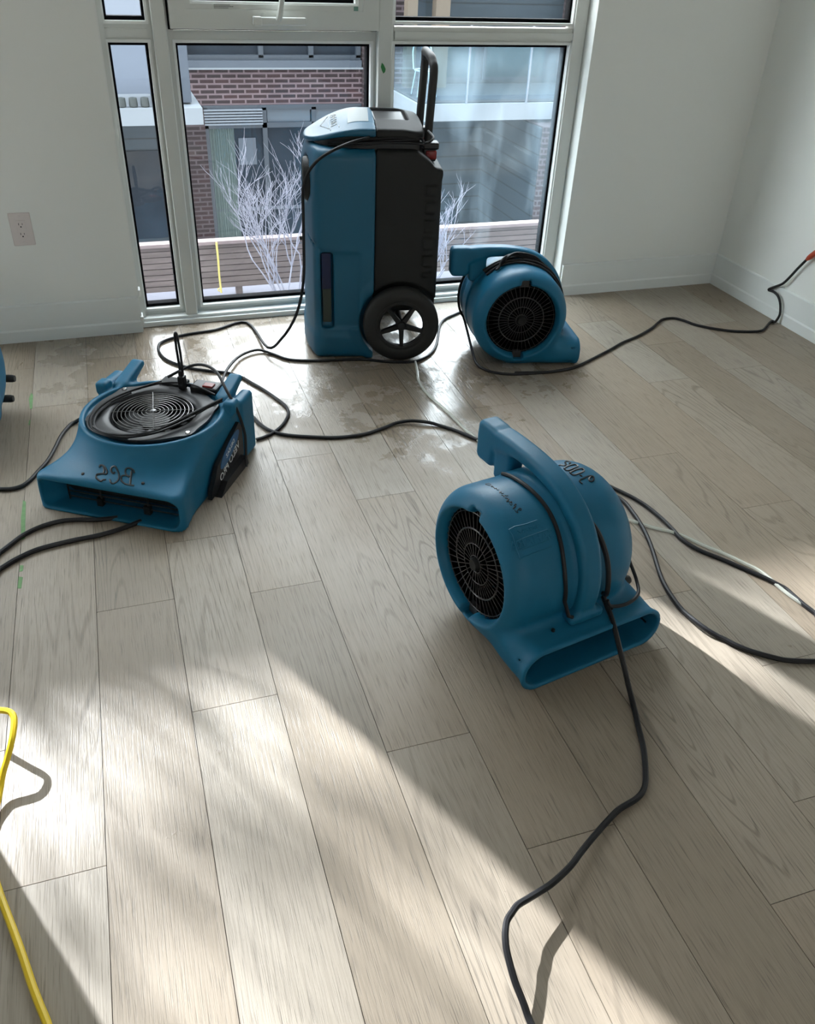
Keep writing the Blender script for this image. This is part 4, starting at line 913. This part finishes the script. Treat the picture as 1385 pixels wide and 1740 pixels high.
# intake hose ring on the front face
g = G(); g.lathe([(.079, .040), (.079, .000), (.074, -.034), (.064, -.038), (.062, .026), (0, .028)], 'x', (-.012, .115, .665), 36, cap=False); g.build('outlet_collar', M['rubber'], dh)
g = G()
for k in range(7): g.tube([(.004, .115-.06*math.cos(math.asin((k-3)/3.6)), .665+.018*(k-3)), (.004, .115+.06*math.cos(math.asin((k-3)/3.6)), .665+.018*(k-3))], .0022, 5)
g.build('outlet_grille', M['wire'], dh)
g = G(); g.box((.012, .003, .285), (.048, .016, .423), .003); g.build('sight_strip', mat('deep_blue_strip', (.002, .008, .045), .3), dh)
g = G(); g.box((.014, .005, .150), (.048, .018, .285), .003); g.build('sight_window', mat('grey_green_window', (.030, .042, .034), .3), dh)
# wheels
def wheel(yo, yi):
    g = G(); c = (WC[0], 0, WR); y0, y1 = (yo, yi)
    s = 1 if y1 > y0 else -1; w = abs(y1-y0)
    prof = [(.098, y0+s*.004), (.106, y0), (.128, y0), (.143, y0+s*.006), (.149, y0+s*.016), (.149, y1-s*.012), (.140, y1), (.098, y1), (.098, y0+s*.004)]
    g.lathe(prof, 'y', c, 64, cap=False); t_ = g.build('wheel_tyre', M['rubber'], dh)
    g = G(); g.lathe([(.099, y0+s*.002), (.099, y0+s*.024), (.088, y0+s*.024), (.084, y0+s*.008), (.090, y0+s*.002), (.099, y0+s*.002)], 'y', c, 48, cap=False)
    g.lathe([(0, y0-s*.002), (.014, y0-s*.002), (.020, y0+s*.004), (.022, y0+s*.026), (0, y0+s*.026)], 'y', c, 24)
    for k in range(5):
        a = math.radians(-88+72*k); d0 = Vector((math.cos(a), 0, math.sin(a))); pp = Vector((-math.sin(a), 0, math.cos(a)))
        poly = [d0*.015+pp*.010, d0*.089+pp*.006, d0*.089-pp*.006, d0*.015-pp*.010]
        g.prism([(c[0]+q.x, c[2]+q.z) for q in poly], y0+s*.004, y0+s*.022, 'y')
        web = [d0*.082+pp*.006, d0*.090+pp*.026, d0*.092-pp*.026, d0*.082-pp*.006]
        g.prism([(c[0]+q.x, c[2]+q.z) for q in web], y0+s*.005, y0+s*.021, 'y')
    g.build('wheel_rim', M['black'], t_)
wheel(-.038, .022); wheel(.538, .478)
g = G(); g.tube([(WC[0], .0, WR), (WC[0], .5, WR)], .010, 12); g.build('axle', M['black'], dh)
# telescoping handle
g = G(); hx = .412; path = [(hx-.004, .115, .70), (hx-.004, .115, .80), (hx, .115, .90), (hx+.006, .118, 1.02), (hx+.004, .140, 1.052), (hx, .18, 1.066), (hx, .33, 1.066), (hx+.004, .368, 1.052), (hx+.006, .390, 1.02), (hx, .393, .90), (hx-.004, .393, .80), (hx-.004, .393, .70)]
g.tube(cr(path, 5), .0155, 10); g.build('pull_handle', M['rubber'], dh)
for y in (.115, .393):
    g = G(); g.box((hx-.034, y-.026, .775), (hx+.036, y+.026, .800), .006); g.box((hx-.020, y-.022, .735), (hx+.026, y+.022, .778), .004); cl = g.build('handle_clamp', M['black'], dh)
    g = G(); g.box((hx-.012, y-.028, .742), (hx+.028, y-.012, .772), .004); g.lathe([(.006, y-.031), (.006, y-.027)], 'y', (hx-.002, 0, .757), 12); g.build('clamp_lever', M['red'], cl)
# cord stowed round the lid neck, running down the front corner
dco = dh.matrix_basis.inverted() if False else None
g = G()
for j in range(4):
    pts = []
    for k in range(20):
        t = k/19; x = .375-.33*t; hy = .218*math.sqrt(max(0, 1-max(0, (.165-x)/.212)**2)); pts.append((x, .235-hy+.010-.003*math.sin(t*9+j)+.003*(j % 2), .826-.006*j+.003*math.sin(t*5+j*2)-.022*t*t))
    g.tube(cr([(.392, .09, .80-.005*j)]+pts, 2), .0042, 6)
g.tube(cr([(.40, .06, .845), (.415, .02, .832), (.402, -.002, .822), (.385, .02, .812)]), .0042, 6)
g.build('stowed_cord', M['cord'], dh)
g = G(); g.lathe([(.012, .03), (.012, -.02), (.008, -.03), (.008, -.055), (0, -.055)], 'x', (-.015, .20, .42), 14); g.build('drain_fitting', M['black'], dh)

# ================================================================ CORDS, HOSE, TAPE ON THE FLOOR
def cord(name, tracks, r, m, label, cat='cord', parent=None, sub=5):
    g = G(); pts = cr(tracks, sub); pts = [Vector((p.x, p.y, max(p.z, r+.0003))) for p in pts]; g.tube(pts, r, 8)
    return tag(g.build(name, m, parent), label, cat, 'black cords on the floor' if m is M['cord'] else None)
def dhw(x, y, z):   # dehumidifier-local to world
    a = math.radians(-12.6); return (.694+x*math.cos(a)-y*math.sin(a), 3.054+x*math.sin(a)+y*math.cos(a), z)
def b1w(x, y, z):
    a = math.radians(10.7); return (.907+x*math.cos(a)-y*math.sin(a), 1.242+x*math.sin(a)+y*math.cos(a), z)
cord('power_cord', [dhw(.19, .016, .828), dhw(.13, .000, .815), dhw(.07, -.010, .793), dhw(.02, -.012, .765), dhw(-.012, -.010, .735), dhw(-.034, -.006, .70), dhw(-.048, .0, .65), dhw(-.05, .02, .56), dhw(-.052, .02, .45), dhw(-.055, .02, .34), dhw(-.07, .02, .24), dhw(-.10, .03, .15), dhw(-.15, .04, .07), dhw(-.21, .05, .025)]+D['loop'][1:],
     .0056, M['cord'], 'black cord running down the tall machine and looping on the floor to the low blower')
cord('extension_cord', D['c2'], .0055, M['cord'], 'black cord running along the foot of the tall machine, behind its wheel')
cord('extension_cord', D['c3']+[(1.72, .95, .006), (1.88, .70, .006), (2.05, .35, .006), (2.1, -.1, .006)], .0060, M['cord'], 'black cord crossing mid-floor behind the foreground blower to the right edge')
cord('extension_cord', [b1w(.12, .385, .15), b1w(.12, .43, .05)]+D['c5'][0:]+[(1.62, .98, .006), (1.78, .80, .006), (1.86, .5, .006), (1.84, .1, .006)], .0064, M['cord'], 'black cord curving from the foreground blower through the sunlit strip to the right edge')
cord('power_cord', [b1w(x_, .214+(r_c-.003)*math.cos(math.radians(a)), .196+(r_c-.003)*math.sin(math.radians(a))) for a, x_, r_c in ((128, .022, .200), (138, .036, .2015), (150, .044, .203), (163, .049, .2055), (176, .051, .2085), (186, .052, .211))]+D['c6tail'][1:],
     .0062, M['cord'], 'black cord draped over the foreground blower and curving down to the bottom edge')
a2m = Matrix.Translation((1.684, 2.936, 0)) @ Matrix.Rotation(math.radians(79.85), 4, 'Z')
cord('power_cord', [tuple(a2m @ Vector(on_drum(.095, a, .2055))) for a in range(96, -44, -10)]+D['a2cord'][3:8], .0054, M['cord'], 'black cord hanging off the rear blower and curling under its front edge')
cord('extension_cord', D['c7'], .0058, M['cord'], 'black cord from the rear blower along the floor and up the right-hand wall')
g = G(); p0, p1, p2 = [Vector(v) for v in D['plug']]; g.tube([p0, p0+(p1-p0)*.5, p1, p2], [.007, .011, .012, .012], 12)
tag(g.build('plug_connector', M['orange']), 'orange-red plug end against the right wall, on the cord by the right edge', 'plug')
cord('extension_cord', [(-1.0, D['c8'][0][1]-.25, .006), (-.7, D['c8'][0][1]-.08, .006)]+D['c8'], .0062, M['cord'], 'black cord from the left edge up to the back of the low blower')
cord('extension_cord', [(-1.0, D['c9'][0][1]-.25, .006), (-.7, D['c9'][0][1]-.08, .006)]+D['c9'], .0064, M['cord'], 'upper of two black cords running under the front of the low blower')
cord('extension_cord', [(-1.0, D['c10'][0][1]-.25, .006), (-.7, D['c10'][0][1]-.08, .006)]+D['c10'], .0066, M['cord'], 'lower of two black cords running under the front of the low blower')
cord('extension_cord', D['yel1'], .0066, M['yellow'], 'thick yellow cord rising in a loop at the lower left edge')
cord('drain_hose', D['hose']+[(1.75, 1.10, .006), (1.95, .85, .006), (2.2, .5, .006)], .0052, M['hose'], 'clear plastic drain hose lying across the floor from the tall machine', 'hose')
tl = ['green tape scrap on a floor seam, nearest the left cut-off blower', 'tiny green tape fleck between the two upper tape scraps on the seam', 'longest green tape strip on the seam left of the low blower', 'small green tape scrap just above the lowest one on the seam', 'lowest green tape scrap on the floor seam at left']
for s, lb_ in zip(D['tape'], tl):
    g = G(); g.prism(s, .0002, .0008, 'z'); tag(g.build('tape_scrap', M['tapef']), lb_, 'tape', 'green tape scraps on the floor')
